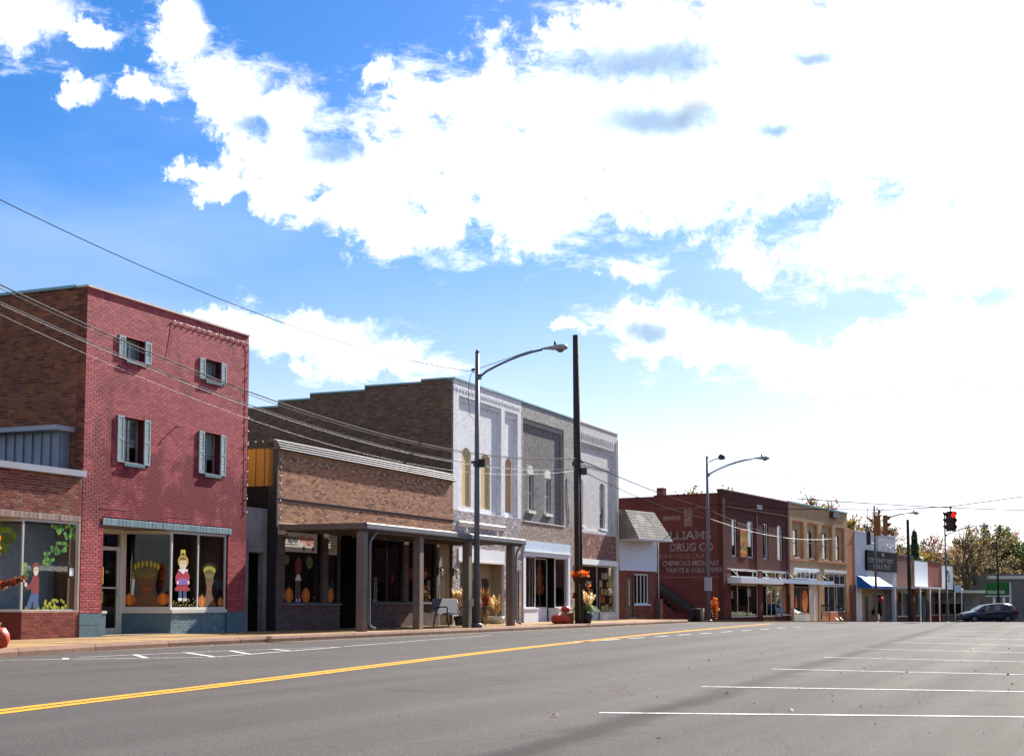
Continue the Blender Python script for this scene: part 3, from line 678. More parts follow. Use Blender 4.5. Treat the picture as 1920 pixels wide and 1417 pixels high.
# angled return beside the entrance
q = MB(); q.m(MATS['pale_mortar']).prismz([(-2.36, .02), (-2.36, .25), (-3.4, 1.25), (-3.6, 1.1)], Z0, .82); q.build('return_base', BR_BASE, T)
wn = window(T, -2.38, -.38, .83, 3.12, .03, .055, mat='frame_metal')
q = MB(); d = Vector((-3.6 + 2.38, 1.1 - .05, 0)).normalized(); q.m(MATS['frame_metal'])
q.prismz([(-2.38, .03), (-2.46, .09), (-3.6, 1.16), (-3.56, 1.09)], .83, .9); q.prismz([(-2.38, .03), (-2.46, .09), (-3.6, 1.16), (-3.56, 1.09)], 3.04, 3.12)
ww = q.build('window', None, T)
q = MB(); q.quad((-2.40, .06, .9), (-3.58, 1.12, .9), (-3.58, 1.12, 3.04), (-2.40, .06, 3.04)); q.build('pane', GLASS, ww)
MB().wall(-6.4, -3.58, Z0, 3.12, 1.12, 1.3, [(-5.2, -4.2, Z0 - 1, 2.3)]).build('entrance_wall', MATS['stucco'], T)
MB().box(-5.2, -4.2, 1.18, 1.24, Z0, 2.3).build('door', MATS['door_dark'], T)
room(T, -3.56, -.36, .83, 3.12, 1.3, 4.5, 'stucco')
MB().box(-3.3, -.40, .75, .78, .9, 3.05).build('brightening_backdrop', M('backdrop_blue', (150, 168, 178), .8), T)  # pale panel added behind the glass to lighten the shop window
# paintings on the glass
q = MB(); y = .046
G = paintm
q.m(G((96, 70, 40))).flat([(-.72, .9), (-.42, .9), (-.44, 2.3), (-.50, 3.0), (-.66, 3.0), (-.68, 2.3), (-.70, 1.6)], y)
r5 = random.Random(5)
for cx, cz, rx, rz, n in [(-.62, 2.85, .30, .20, 22), (-1.15, 2.90, .25, .12, 16), (-1.0, 2.45, .25, .18, 16), (-1.45, 2.16, .20, .16, 14), (-1.25, 2.40, .15, .15, 10), (-2.22, 1.78, .10, .22, 12)]:
    for k in range(n):
        t, rr = r5.uniform(0, 6.3), math.sqrt(r5.random())
        q.m(G(r5.choice([(66, 124, 34), (88, 146, 44), (52, 104, 34), (140, 160, 44)]))).ell(cx + rx * rr * math.cos(t), cz + rz * rr * math.sin(t), .06, .05, y - .0004 * (k + 1), 7)
for k in range(40):
    q.m(G(r5.choice([(150, 156, 30), (180, 178, 40), (120, 136, 30)]))).ell(r5.uniform(-2.2, -.75), .92 + r5.random() ** 2 * .25, .05, .045, y - .0003 * k, 6)
q.m(G((70, 96, 140))).flat([(-2.20, .92), (-2.02, .92), (-1.98, 1.12), (-1.93, .92), (-1.76, .92), (-1.76, 1.30), (-2.02, 1.30)], y - .013)
q.m(G((138, 52, 50))).flat([(-2.03, 1.29), (-1.76, 1.29), (-1.76, 1.66), (-1.84, 1.74), (-1.97, 1.72), (-2.05, 1.55), (-2.22, 1.44), (-2.18, 1.36), (-2.04, 1.42)], y - .014)
q.m(G((226, 204, 180))).ell(-1.88, 1.85, .09, .13, y - .015); q.ell(-2.22, 1.50, .05, .06, y - .015, 8)
q.m(G((112, 62, 40))).flat([(-2.0, 1.86), (-2.01, 2.0), (-1.93, 2.06), (-1.82, 2.05), (-1.76, 1.98), (-1.79, 1.92), (-1.88, 1.96), (-1.95, 1.92)], y - .016)
q.m(G((30, 30, 34))).ell(-1.91, 1.87, .012, .016, y - .017, 6); q.ell(-1.86, 1.87, .012, .016, y - .017, 6)
q.m(G((230, 230, 230))).flat([(-.66, 1.74), (-.50, 1.74), (-.49, 1.90), (-.54, 2.0), (-.61, 2.0), (-.66, 1.9)], y - .013)
q.m(G((26, 26, 30))).ell(-.575, 2.0, .075, .07, y - .014); q.ell(-.60, 1.9, .015, .02, y - .015, 6); q.ell(-.55, 1.9, .015, .02, y - .015, 6)
q.build('painting', None, wn, label='painted child in jeans under a tree')
q = MB()
for k in range(60):
    t, rr = r5.uniform(0, 6.3), math.sqrt(r5.random()); s = .33 + .22 * rr * math.cos(t)
    q.m(G(r5.choice([(104, 124, 34), (122, 142, 40), (84, 104, 34)])))
    x, yy = -2.40 + -1.18 * s, .06 + 1.06 * s - .004 - k * .0003; z = 2.55 + .4 * rr * math.sin(t)
    q.quad((x + .07, yy - .063, z - .05), (x - .07, yy + .063, z - .05), (x - .06, yy + .054, z + .06), (x + .06, yy - .054, z + .06))
q.build('painting', None, ww, label='painted leafy tree crown')
# metal-clad wall along the neighbour
q = MB(); q.m(MATS['siding_metal']).box(-.60, -.30, .45, 9, 4.1, 5.50)
for k in range(28): q.box(-.645, -.601, .5 + k * .3, .56 + k * .3, 4.1, 5.48)
q.build('metal_siding', None, T)
MB().prismx([(.30, 5.502), (9, 5.502), (9, 5.62), (.30, 5.62)], -1.0, -.29).build('eave', MATS['eave_white'], T)
MB().box(-7.5, -.61, .35, 9, 3.9, 4.05).build('roof', MATS['roof_flat'], T)
MB().box(-7.5, -7.3, .3, 9, Z0, 4.0).build('outer_wall', MATS['pale_mortar'], T)

# ---- red painted building
T = thing('red_brick_building', 'tall red painted brick building with shuttered windows and painted shop window', 'building', FA, 3.5, 0, SW)
AL, AR, ZT = -.28, 7.25, 9.34
WIN = [(1.28, 2.13, 7.70, 8.28), (4.95, 5.77, 7.68, 8.25), (1.30, 2.17, 4.87, 6.09), (4.98, 5.80, 4.88, 6.08)]
SHOP = (.58, 6.30, Z0 - 1, 3.12)
w = MB().wall(AL, AR, Z0, ZT, .006, .3, WIN + [SHOP]).build('wall', MATS['red_mortar'], T)
bricks(w, AL, AR, .78, ZT, BR_RED, 0, WIN + [SHOP] + [(.53, 6.45, 3.10, 3.30)], singles=300, key=lambda b: b[0] + abs(b[2] - 3.) * .15, L=.225, H=.0705, j=.011, jit=.002, seed=10)
bricks(w, .53, 6.45, 3.105, 3.295, BR_TEAL, -.02, L=.16, H=.19, jit=.006, depth=.03, seed=11, singles=40)
for b_ in ((AL - .02, .60, -.025, .28, Z0 - .02, .47), (AL - .02, .60, -.022, .28, .478, .775), (6.28, AR, -.025, .28, Z0 - .02, .775)): MB().box(*b_).build('plinth_block', MATS['teal_paint'], T)
MB().box(AL - .03, AR + .02, -.05, .34, ZT + .002, ZT + .055).build('coping', MATS['coping_clay'], T)
q = MB(); q.box(AL - .06, AL + .3, .341, 13.5, ZT + .002, ZT + .075); q.build('coping', MATS['coping_teal'], T)
# side wall with its own bricks
ws = MB(side_xf(AL)).wall(-13.5, -.30, Z0, ZT, .003, .25).build('side_wall', MATS['side_mortar'], T)
bricks(ws, -13.5, -.002, 4.1, ZT, BR_SIDE, 0, side=AL, singles=300, key=lambda b: -b[0], L=.235, H=.075, jit=.004, seed=12)
MB().wall(AL + .26, AR, Z0, ZT - .3, 13.2, 13.5).build('rear_wall', MATS['side_mortar'], T)
MB(side_xf(AR - .25)).wall(-13.5, -.3, Z0, ZT - .02, 0, .25).build('side_wall', MATS['old_mortar'], T)
MB().box(AL + .26, AR - .26, .31, 13.2, ZT - .7, ZT - .5).build('roof', MATS['roof_flat'], T)
for i, (a0, a1, z0, z1) in enumerate(WIN):
    mid = (a0 + a1) / 2
    wn = window(T, a0, a1, z0, z1, .20, .04, [mid], [] if i < 2 else [(z0 + z1) / 2], 'grey_metal')
    MB().box(a0, a1, .26, 1.4, z0, z1).build('interior', MATS['room_dark'], wn) if False else None
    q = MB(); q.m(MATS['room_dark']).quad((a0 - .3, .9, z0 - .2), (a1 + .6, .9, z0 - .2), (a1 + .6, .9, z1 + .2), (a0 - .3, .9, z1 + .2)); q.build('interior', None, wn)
    MB().box(a0 + .05, a1 - .05, .262, .268, z0 + (.0 if i < 2 else .45), z1).build('pane_brightener', MATS['pane_brightener'], wn)  # pale sheet added behind the panes to brighten them like reflected sky
    if i == 2: MB().box(mid + .02, a1 - .05, .235, .24, 5.55, 6.0).build('curtain', MATS['stucco'], wn)
    for s in (0, 1):
        x0 = a0 - .27 if s == 0 else a1 + .0; x1 = x0 + .265; q = MB(); t = -.004
        q.box(x0, x0 + .05, -.04, t, z0 - .03, z1 + .02); q.box(x1 - .05, x1, -.04, t, z0 - .03, z1 + .02)
        for zz in ([z0 - .03, z1 - .05] + ([(z0 + z1) / 2 - .03] if i > 1 else [])): q.box(x0 + .05, x1 - .05, -.038, t, zz, zz + .07)
        n = int((z1 - z0 - .1) / .042)
        for k in range(n):
            zc = z0 + .05 + (z1 - z0 - .1) * (k + .5) / n
            q.add([(x0 + .05, -.036, zc - .018), (x1 - .05, -.036, zc - .018), (x1 - .05, -.008, zc + .014), (x0 + .05, -.008, zc + .014), (x0 + .05, -.036, zc - .010), (x1 - .05, -.036, zc - .010), (x1 - .05, -.008, zc + .022), (x0 + .05, -.008, zc + .022)],
                  [(0, 3, 2, 1), (4, 5, 6, 7), (0, 1, 5, 4), (2, 3, 7, 6)])
        q.quad((x0 + .05, -.006, z0), (x1 - .05, -.006, z0), (x1 - .05, -.006, z1), (x0 + .05, -.006, z1))
        q.build('shutter', MATS['shutter_paint'], T)
    q = MB(); n = 8
    for k in range(n):
        x = a0 + (a1 - a0) * k / n
        q.prismx([(-.075, z0 - .125), (.02, z0 - .125), (.02, z0 - .005), (-.075, z0 - .035)], x + .006, x + (a1 - a0) / n - .004)
    q.build('sill', MATS['teal_paint'], T)
q = MB(); q.tube([(3.60, .0, 6.06), (3.60, -.10, 6.08), (3.63, -.13, 6.07), (3.65, -.13, 6.04)], .018, 6); q.build('wall_hook', MATS['rust'], T)
q = MB(); q.box(.40, 1.55, -.008, .01, 3.535, 3.56); q.box(3.3, 4.3, -.008, .01, 3.47, 3.495); q.build('steel_strap', MATS['rust'], T)
bulbs(T, [(3.4 + k * .29, -.03, 9.13 - (k % 2) * .02) for k in range(14)] + [(7.22, -.03, 8.9 - k * .42) for k in range(13)])
q = MB(); q.tube([(3.4, -.02, 9.13), (3.30, -.02, 8.6), (3.18, -.02, 8.1)], .006, 4); q.build('loose_wire', MATS['black_iron'], T)
# shopfront: recessed door on the left, display window bent round it
q = MB(); q.m(MATS['teal_paint'])
q.prismz([(3.62, .06), (6.28, .06), (6.28, .5), (3.62, .5)], Z0, .76)
pb = q.build('display_base', None, T)
bricks(pb, 3.62, 6.28, Z0, .76, BR_TEAL, .05, L=.22, H=.075, jit=.003, seed=13)
q = MB(); q.m(MATS['teal_paint']).prismz([(3.615, .055), (3.615, .5), (3.0, 1.3), (2.93, 1.22)], Z0, .755); q.build('display_base', None, T)
MB().prismz([(3.60, .0), (6.30, .0), (6.30, .7), (3.6, .7), (3.0, 1.4), (2.90, 1.22)], .762, .86).build('sill', MATS['offwhite'], T)
wn = window(T, 3.60, 6.30, .862, 3.10, .06, .07, [4.90], mat='offwhite')
q = MB(); 
for z0, z1 in ((.862, .94), (3.0, 3.10)): q.prismz([(3.60, .06), (3.60, .13), (2.98, 1.27), (2.93, 1.22)], z0, z1)
q.prismz([(2.98, 1.14), (3.02, 1.20), (2.97, 1.27), (2.93, 1.22)], .94, 3.0)
wa = q.build('window', MATS['offwhite'], T)
q = MB(); q.quad((3.61, .085, .94), (2.97, 1.22, .94), (2.97, 1.22, 3.0), (3.61, .085, 3.0)); q.build('pane', GLASS_D, wa)
# door wall
q = MB().wall(.6, 2.95, Z0, 3.12, 1.22, 1.34, [(1.95, 2.82, Z0 - 1, 2.98)]).build('entrance_wall', MATS['offwhite'], T)
dr = MB().wall(1.96, 2.81, Z0 + .02, 2.62, 1.24, 1.30, [(2.05, 2.72, .35, 1.45), (2.05, 2.72, 1.49, 2.52)]).build('door', MATS['offwhite'], T)
for z0, z1 in ((.35, 1.45), (1.49, 2.52)): MB().box(2.05, 2.72, 1.266, 1.272, z0, z1).build('pane', GLASS_D, dr)
MB().box(2.64, 2.69, 1.19, 1.24, 1.2, 1.45).build('handle', MATS['grey_metal'], dr)
MB().box(1.96, 2.81, 1.26, 1.268, 2.66, 2.97).build('transom_pane', GLASS_D, T)
MB().box(.58, 6.3, .30, 1.5, 3.125, 3.25).build('soffit', MATS['stucco'], T)
MB().box(.58, 3.6, .0, 1.3, Z0 - .01, Z0 + .035).build('threshold', MATS['concrete'], T)
q = MB(); q.m(MATS['teal_paint']).box(.602, .78, .02, 1.2, Z0, .77); q.m(MATS['offwhite']).box(.602, .80, .0, 1.22, .772, .84); q.build('left_ledge', None, T)
q = MB(); q.m(MATS['offwhite']).box(.605, .68, .10, .16, .842, 3.1); q.m(G((224, 196, 40))).box(.64, .66, .03, .09, 1.55, 2.0); q.m(G((80, 150, 50))).box(.64, .66, .03, .09, 1.05, 1.35); q.build('left_window', None, T)
room(T, .6, 6.3, Z0, 3.12, 1.36, 5.5)
q = MB(); q.m(MATS['room_floor']).prismz([(3.6, .5), (6.28, .5), (6.28, 2.2), (3.0, 2.2), (3.0, 1.36)], .7, .85); q.build('display_floor', None, T)
# paintings: child with a hat, corn shocks, pumpkins
q = MB(); y = .078
def P(c): q.m(G(c)); return q
P((196, 176, 40)).flat([(4.06, 2.42), (4.30, 2.42), (4.29, 2.58), (4.07, 2.58)], y); P((30, 30, 30)).ell(4.18, 2.45, .07, .04, y - .002)
P((190, 160, 44)).ell(4.19, 2.24, .25, .20, y - .001); P((232, 210, 180)).ell(4.18, 2.15, .16, .19, y - .003)
P((128, 84, 40)).ell(4.18, 2.32, .15, .05, y - .004); P((24, 24, 30)).ell(4.13, 2.20, .016, .03, y - .005, 7); q.ell(4.23, 2.20, .016, .03, y - .005, 7); P((180, 60, 60)).ell(4.18, 2.06, .03, .015, y - .005, 7)
P((176, 40, 56)).flat([(3.98, 2.0), (4.40, 2.0), (4.52, 1.80), (4.50, 1.58), (4.42, 1.55), (4.46, 1.48), (4.56, 1.46), (4.50, 1.40), (3.86, 1.39), (3.82, 1.45), (3.93, 1.55), (3.86, 1.58), (3.84, 1.80)], y - .001)
P((236, 232, 230)).flat([(3.98, 2.02), (4.42, 2.02), (4.38, 1.94), (4.30, 1.97), (4.22, 1.88), (4.12, 1.90), (4.06, 1.96), (3.98, 1.95)], y - .006)
P((140, 96, 176)).flat([(3.98, 1.56), (4.40, 1.57), (4.42, 1.75), (3.96, 1.75)], y - .007); P((236, 216, 196)).ell(3.94, 1.63, .05, .06, y - .008, 8); q.ell(4.45, 1.64, .05, .06, y - .008, 8)
P((54, 78, 116)).flat([(4.0, 1.18), (4.16, 1.18), (4.16, 1.40), (4.0, 1.40)], y - .001); q.flat([(4.22, 1.18), (4.38, 1.18), (4.38, 1.40), (4.22, 1.40)], y - .001)
P((232, 232, 236)).ell(4.08, 1.15, .11, .05, y - .003, 9); q.ell(4.30, 1.15, .11, .05, y - .003, 9)
def shock(cx, k, y):
    P((112, 78, 48)).flat([(cx - .42 * k, .95), (cx + .44 * k, .95), (cx + .20 * k, 1.25), (cx + .12 * k, 1.45), (cx + .26 * k, 1.75), (cx - .22 * k, 1.75), (cx - .12 * k, 1.45), (cx - .20 * k, 1.25)], y)
    P((150, 74, 44)).flat([(cx - .15 * k, 1.40), (cx + .15 * k, 1.40), (cx + .15 * k, 1.49), (cx - .15 * k, 1.49)], y - .002)
    for i in range(15):
        t = (i / 14 - .5) * 1.9; x0, z0 = cx + math.sin(t) * .2 * k, 1.72 + .02 * math.cos(t)
        x1, z1 = cx + math.sin(t) * .52 * k, 1.75 + math.cos(t * .8) * .62 * k
        P((122, 110, 50)).flat([(x0 - .02, z0), (x0 + .02, z0), (x1, z1)], y - .003)
        if i % 2: P((186, 172, 48)).ell((x0 * .4 + x1 * .6), z0 * .4 + z1 * .6, .035, .085 * k, y - .004, 8)
def pumpk(cx, cz, r, y):
    P((196, 98, 30)).ell(cx, cz, r, r * .95, y); P((220, 130, 40)).ell(cx, cz, r * .35, r * .93, y - .002); P((90, 100, 40)).flat([(cx - .03, cz + r * .9), (cx + .03, cz + r * .9), (cx + .05, cz + r * 1.2), (cx, cz + r * 1.2)], y - .002)
q.build('painting', None, wn, label='painted child in a red dress and tall yellow hat')
q = MB(); shock(5.48, .9, y); pumpk(5.12, 1.10, .18, y - .006); pumpk(6.05, 1.08, .14, y - .006)
q.build('painting', None, wn, label='painted corn shock and pumpkins')
q = MB()
for k in range(40): P(r5.choice([(150, 140, 40), (120, 104, 40), (90, 96, 40)])).ell(r5.uniform(3.7, 4.85), .97 + r5.random() ** 2 * .22, .03, .025, y - .0003 * k, 6)
q.build('painted_grass', None, wn, kind='stuff')
# on the angled pane: drawn flat then turned onto it
q = MB(lambda x, y_, z: (3.61 - .64 * ((x - .0) / 1.3), .085 + 1.135 * (x / 1.3) , z) if False else (3.615 - .49 * x + (y_ * .87), .088 + .871 * x + y_ * .49 , z))
def shock2():
    shock(.66, 1.12, -.012)
shock2(); pumpk(.18, 1.16, .17, -.018); pumpk(1.12, 1.14, .17, -.018)
P((228, 226, 220)).flat([(1.02, 1.2), (1.08, 1.2), (1.05, 1.75), (.98, 1.7)], -.01)
q.build('painting', None, wa, label='painted brown corn shock with yellow ears')

# ---- stucco infill between the red building and its neighbour
T = thing('stucco_infill', 'narrow grey stucco infill with a dark doorway, between red building and brown brick shop', 'building', FA, 8.1, .3, SW)
w = MB().wall(AR + .001, 8.90, Z0, 4.05, .30, .5, [(7.86, 8.70, Z0 - 1, 2.63)]).build('wall', MATS['stucco'], T)
MB().box(7.3, 8.70, .24, .30, 2.66, 2.78).build('lintel', MATS['stucco'], T)
MB().box(7.88, 8.68, .9, .95, Z0, 2.63).build('door', MATS['door_dark'], T)
MB().box(AR + .01, 8.88, .51, 6, 3.7, 3.9).build('roof', MATS['roof_flat'], T)
q = MB(); q.m(MATS['room_dark']).quad((AR + .01, 2.6, 3.9), (8.88, 2.6, 3.9), (8.88, 2.6, 6.2), (AR + .01, 2.6, 6.2)); q.build('rear_wall', None, T)

# ---- brown brick shop
T = thing('brown_brick_shop', 'long low brown brick shop with ribbed metal coping and lettered window sign', 'shop', FA, 15.7, 0, SW)
PL, PR = 8.95, 22.10
HO = [(9.5, 11.9, 1.03, 3.46), (12.25, 13.02, 1.03, 3.46), (13.05, 15.3, Z0 - 1, 3.46), (15.3, 17.82, 1.06, 3.40), (18.2, 20.6, 1.06, 3.40), (20.85, 22.05, Z0 - 1, 3.40)]
w = MB().wall(PL, PR, 3.6, 5.96, .003, .3).build('wall', MATS['tan_mortar'], T)
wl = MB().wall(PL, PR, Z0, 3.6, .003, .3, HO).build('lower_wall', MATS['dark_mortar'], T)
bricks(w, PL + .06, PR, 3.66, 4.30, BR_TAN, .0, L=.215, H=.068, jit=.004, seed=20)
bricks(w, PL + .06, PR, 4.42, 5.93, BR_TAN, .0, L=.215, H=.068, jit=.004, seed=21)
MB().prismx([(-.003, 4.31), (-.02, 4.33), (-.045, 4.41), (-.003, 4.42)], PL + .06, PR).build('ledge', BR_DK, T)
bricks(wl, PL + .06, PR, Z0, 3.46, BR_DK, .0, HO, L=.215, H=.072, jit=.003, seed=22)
MB().box(PL - .03, PL + .058, -.03, .3, Z0, 5.98).build('corner_trim', MATS['door_dark'], T)
q = MB()                                              # stepped, ribbed coping
for k in range(4):
    z = 5.965 + k * .085; q.m(MATS['coping_dull']).prismx([(-.16 + k * .05, z), (.3, z), (.3, z + .06), (-.13 + k * .05, z + .06), (-.17 + k * .05, z + .03)], PL - .05, PR - .003)
    q.m(MATS['post_brown']).prismx([(-.08 + k * .05, z + .06), (.3, z + .06), (.3, z + .085), (-.07 + k * .05, z + .085)], PL - .05, PR - .003)
q.build('coping', None, T)
# boarded flank
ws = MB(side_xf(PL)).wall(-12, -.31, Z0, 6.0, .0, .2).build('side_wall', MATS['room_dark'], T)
for k in range(5): MB(side_xf(PL)).box(-.44 - k * .33, -.14 - k * .33, -.03, -.002, 4.80, 6.02).build('board', MATS['plywood'], T)
MB(side_xf(PL)).box(-3, -.10, -.05, .2, 6.03, 6.22).build('flank_coping', MATS['black_iron'], T)
MB().box(PL + .21, PR - .01, .3, 12, 5.2, 5.4).build('roof', MATS['roof_flat'], T)
bulbs(T, [(9.2 + k * .46, -.05, 5.80 - .05 * abs(math.sin(k * .9)) - .09 * (k % 3 == 1)) for k in range(28)])
bulbs(T, [(9.12, -.03, 5.7 - k * .27) for k in range(9)])
bulbs(T, [(8.93, -.02 + k * .28, 6.26) for k in range(5)] + [(7.32 + .02 * k, .1, 5.9 - .5 * k) for k in range(4)])
# windows
q1 = window(T, 9.5, 11.9, 1.03, 3.46, .10, .05, mat='dark_metal', glass=GLASS_D)
q2 = window(T, 12.25, 13.02, 1.03, 3.46, .10, .04, mat='dark_metal', glass=GLASS_D)
window(T, 15.3, 17.82, 1.06, 3.40, .10, .05, [16.66], mat='dark_metal', glass=GLASS_D)
window(T, 18.2, 20.6, 1.06, 3.40, .10, .05, [19.4], mat='dark_metal', glass=GLASS_D)
MB().box(9.4, 13.1, -.08, .09, .98, 1.03).build('sill', MATS['stucco'], T); MB().box(15.3, 20.7, -.08, .09, 1.01, 1.06).build('sill', MATS['stucco'], T)
room(T, 9.1, 13.04, .9, 3.46, .3, 4); room(T, 15.31, 20.7, .9, 3.46, .3, 4.5)
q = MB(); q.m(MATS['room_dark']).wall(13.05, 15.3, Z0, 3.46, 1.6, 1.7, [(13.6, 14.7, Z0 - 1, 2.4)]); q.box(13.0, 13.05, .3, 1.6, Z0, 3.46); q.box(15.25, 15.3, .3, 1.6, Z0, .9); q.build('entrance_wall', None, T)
dr = MB().wall(13.6, 14.7, Z0, 2.4, 1.62, 1.66, [(13.72, 14.58, .4, 2.28)]).build('door', MATS['dark_metal'], T); MB().box(13.72, 14.58, 1.637, 1.643, .4, 2.28).build('pane', GLASS_D, dr)
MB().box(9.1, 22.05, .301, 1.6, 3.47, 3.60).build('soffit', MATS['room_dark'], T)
# sign boards in the window
sg = MB().box(9.55, 11.62, .085, .097, 2.72, 3.36).build('window_sign', MATS['offwhite'], q1, label='cream window sign with large black and red lettering')
text_mesh('Paper', .40, MATS['dark_metal'], q1, 'lettering', lambda x, z: (9.58 + x, .083, 3.03 + z), sx=1.0, bold=.008, spacing=.95)
text_mesh('Weight', .40, MATS['ribbon_red'], q1, 'lettering', lambda x, z: (10.50 + x, .083, 3.03 + z), sx=.78, bold=.004, spacing=.95)
q = MB(); q.m(MATS['dark_metal']).box(9.6, 10.4, .08, .084, 2.96, 2.972); q.ell(10.78, 2.84, .07, .08, .082); q.ell(11.36, 2.84, .07, .08, .082)
q.m(MATS['ribbon_red']).flat([(10.75, 2.92), (10.9, 2.97), (11.07, 3.0), (11.25, 2.97), (11.4, 2.92), (11.4, 2.94), (11.25, 2.99), (11.07, 3.02), (10.9, 2.99), (10.75, 2.94)], .081); q.build('sign_emblem', None, q1)
sg = MB().box(12.32, 12.96, .085, .097, 2.70, 3.38).build('window_sign', MATS['offwhite'], q2)
q = MB()
for k in range(6): q.box(12.40 + (k % 2) * .05, 12.88 - (k % 3) * .04, .081, .084, 3.29 - k * .10, 3.32 - k * .10)
q.build('sign_text', MATS['stucco'], q2)
q = MB(); y = .12
def P(c): q.m(G(c)); return q
for x in (9.95, 11.0): pumpk(x, 1.30, .26, y)
P((90, 66, 52)).flat([(10.3, 1.1), (10.7, 1.1), (10.66, 1.7), (10.62, 2.2), (10.38, 2.2), (10.34, 1.7)], y); P((120, 50, 46)).ell(10.5, 2.25, .20, .32, y - .002)
P((212, 212, 220)).flat([(10.3, 1.78), (10.7, 1.78), (10.6, 1.98), (10.42, 1.98)], y - .004); q.ell(10.42, 1.12, .05, .08, y - .002, 7); q.ell(10.6, 1.12, .05, .08, y - .002, 7)
P((96, 110, 60)).ell(9.8, 2.45, .16, .16, y, 9); q.ell(11.2, 2.40, .22, .22, y, 9)
q.build('painting', None, q1, label='painted pumpkins and a pale-collared figure')
q = MB(); pumpk(12.6, 1.30, .25, y); q.build('painting', None, q2)
q = MB(); q.m(MATS['letter_white']).box(15.72, 15.95, .13, .14, 1.1, 1.98); pt = q.build('window_poster', None, T, label='white vertical strip with stacked letters')
for k, ch in enumerate('DOCS'): text_mesh(ch, .20, MATS['navy'], pt, 'lettering', lambda x, z, k=k: (15.765 + x, .128, 1.79 - k * .205 + z), bold=.004)
q = MB(); q.m(MATS['ribbon_red']).ell(18.7, 2.15, .22, .22, .155); q.ell(19.9, 2.2, .2, .24, .155); q.ell(17.2, 1.95, .14, .16, .155); q.m(MATS['letter_white']).flat([(20.1, 1.55), (20.35, 1.55), (20.35, 1.95), (20.1, 1.95)], .155); q.build('window_decoration', None, T)
# tan panelled bay with lamps
MB().wall(20.85, 22.05, Z0, 3.40, .12, .2, [(21.15, 21.8, Z0 - 1, 2.5)]).build('panel_wall', MATS['tan_paint'], T)
MB().box(21.17, 21.78, .15, .19, Z0, 2.5).build('door', MATS['tan_paint'], T)
for x in (20.72, 22.12):
    q = MB(); q.m(MATS['black_iron']).box(x - .04, x + .04, -.05, -.004, 2.15, 2.45); q.tube([(x, -.05, 2.38), (x, -.14, 2.46), (x, -.16, 2.40)], .012, 6)
    q.lathe([(.03, .34), (.09, .28), (.085, .27)], 8, (x, -.16, 2.05)); q.m(MATS['letter_white']).lathe([(.05, .04), (.075, .26), (.07, .27)], 8, (x, -.16, 2.05)); q.m(MATS['black_iron']).lathe([(.01, -.04), (.05, .03), (.05, .04)], 8, (x, -.16, 2.05))
    q.build('wall_lantern', None, T)

# ---- canopy over the pavement
T = thing('sidewalk_canopy', 'flat metal canopy on four posts in front of the brown brick shop', 'canopy', FA, 15.6, -3., SW)
CL, CR = 9.08, 22.05
MB().box(CL + .06, CR - .06, -3.14, -.06, 3.42, 3.50).build('roof_deck', MATS['canopy_paint'], T)
q = MB(); q.m(MATS['canopy_edge']).prismx([(-3.14, 3.34), (-3.22, 3.34), (-3.25, 3.38), (-3.25, 3.52), (-3.22, 3.555), (-3.14, 3.555)], CL, CR); q.m(MATS['canopy_paint']).box(CL, CL + .06, -3.138, -.02, 3.36, 3.55); q.box(CR - .06, CR, -3.138, -.02, 3.36, 3.55)
q.build('fascia', None, T)
MB().box(CL + .1, CR - .1, -3.06, -2.88, 3.27, 3.418).build('beam', MATS['canopy_paint'], T)
for k in range(10): MB().box(CL + .7 + k * 1.3, CL + .76 + k * 1.3, -2.87, -.07, 3.34, 3.418).build('joist', MATS['canopy_paint'], T)
PO = [9.27, 13.15, 17.08, 21.10]
for a in PO:
    q = MB(); q.box(a - .14, a + .14, -3.10, -2.84, Z0 + .0, 3.268); q.box(a - .20, a + .20, -3.14, -2.80, 2.98, 3.156) if False else None
    q.build('post', MATS['post_brown'], T)
for a, s in ((PO[0], 1), (PO[3], 1)):
    q = MB(); q.tube([(a + .62, -3.16, 3.40), (a + .60, -3.15, 3.28), (a + .42, -3.15, 3.16), (a + .24, -3.13, 3.02), (a + .21, -3.12, 2.8), (a + .21, -3.12, .42), (a + .24, -3.16, .30), (a + .3, -3.3, .24)], .042, 8)
    q.build('downspout', MATS['canopy_edge'] if a < 10 else MATS['post_brown'], T)

# ---- whitewashed building
T = thing('whitewashed_building', 'whitewashed two-storey brick building with tan boarded arched windows', 'building', FA, 25.7, 0, SW)
WL, WR, ZW = 22.10, 29.30, 10.22
H1 = (22.62, 27.0, 4.85, 9.62); H2 = (27.42, 28.88, 4.85, 9.56)
DOORH = [(22.75, 27.32, Z0 - 1, 2.72), (28.84, 29.28, Z0 - 1, 2.5)]
w = MB().wall(WL, WR, Z0, ZW, .004, .1, [H1, H2] + DOORH).build('wall', MATS['white_mortar'], T)
bricks(w, WL, WR, 4.85, ZW, BR_WHITE, 0, [H1, H2], L=.215, H=.07, jit=.005, seed=30)
bricks(w, WL, WR, Z0, 4.83, BR_WORN, 0, DOORH + [(22.6, 27.35, 2.70, 3.32), (22.6, 27.35, 4.18, 4.40)], L=.215, H=.07, jit=.006, seed=31)
BW = [(23.2, 24.1, 5.05, 7.22), (25.13, 26.1, 5.05, 7.18), (27.74, 28.54, 5.06, 7.22)]
ARCH = []
for a0, a1, z0, z1 in BW:
    c, hw = (a0 + a1) / 2, (a1 - a0) / 2
    ARCH.append((a0, a1, z0, z1))
    for k in range(4):
        t = (k + .5) / 4; ARCH.append((c - hw * math.sqrt(1 - t * t), c + hw * math.sqrt(1 - t * t), z1 + k * .07, z1 + (k + 1) * .07))
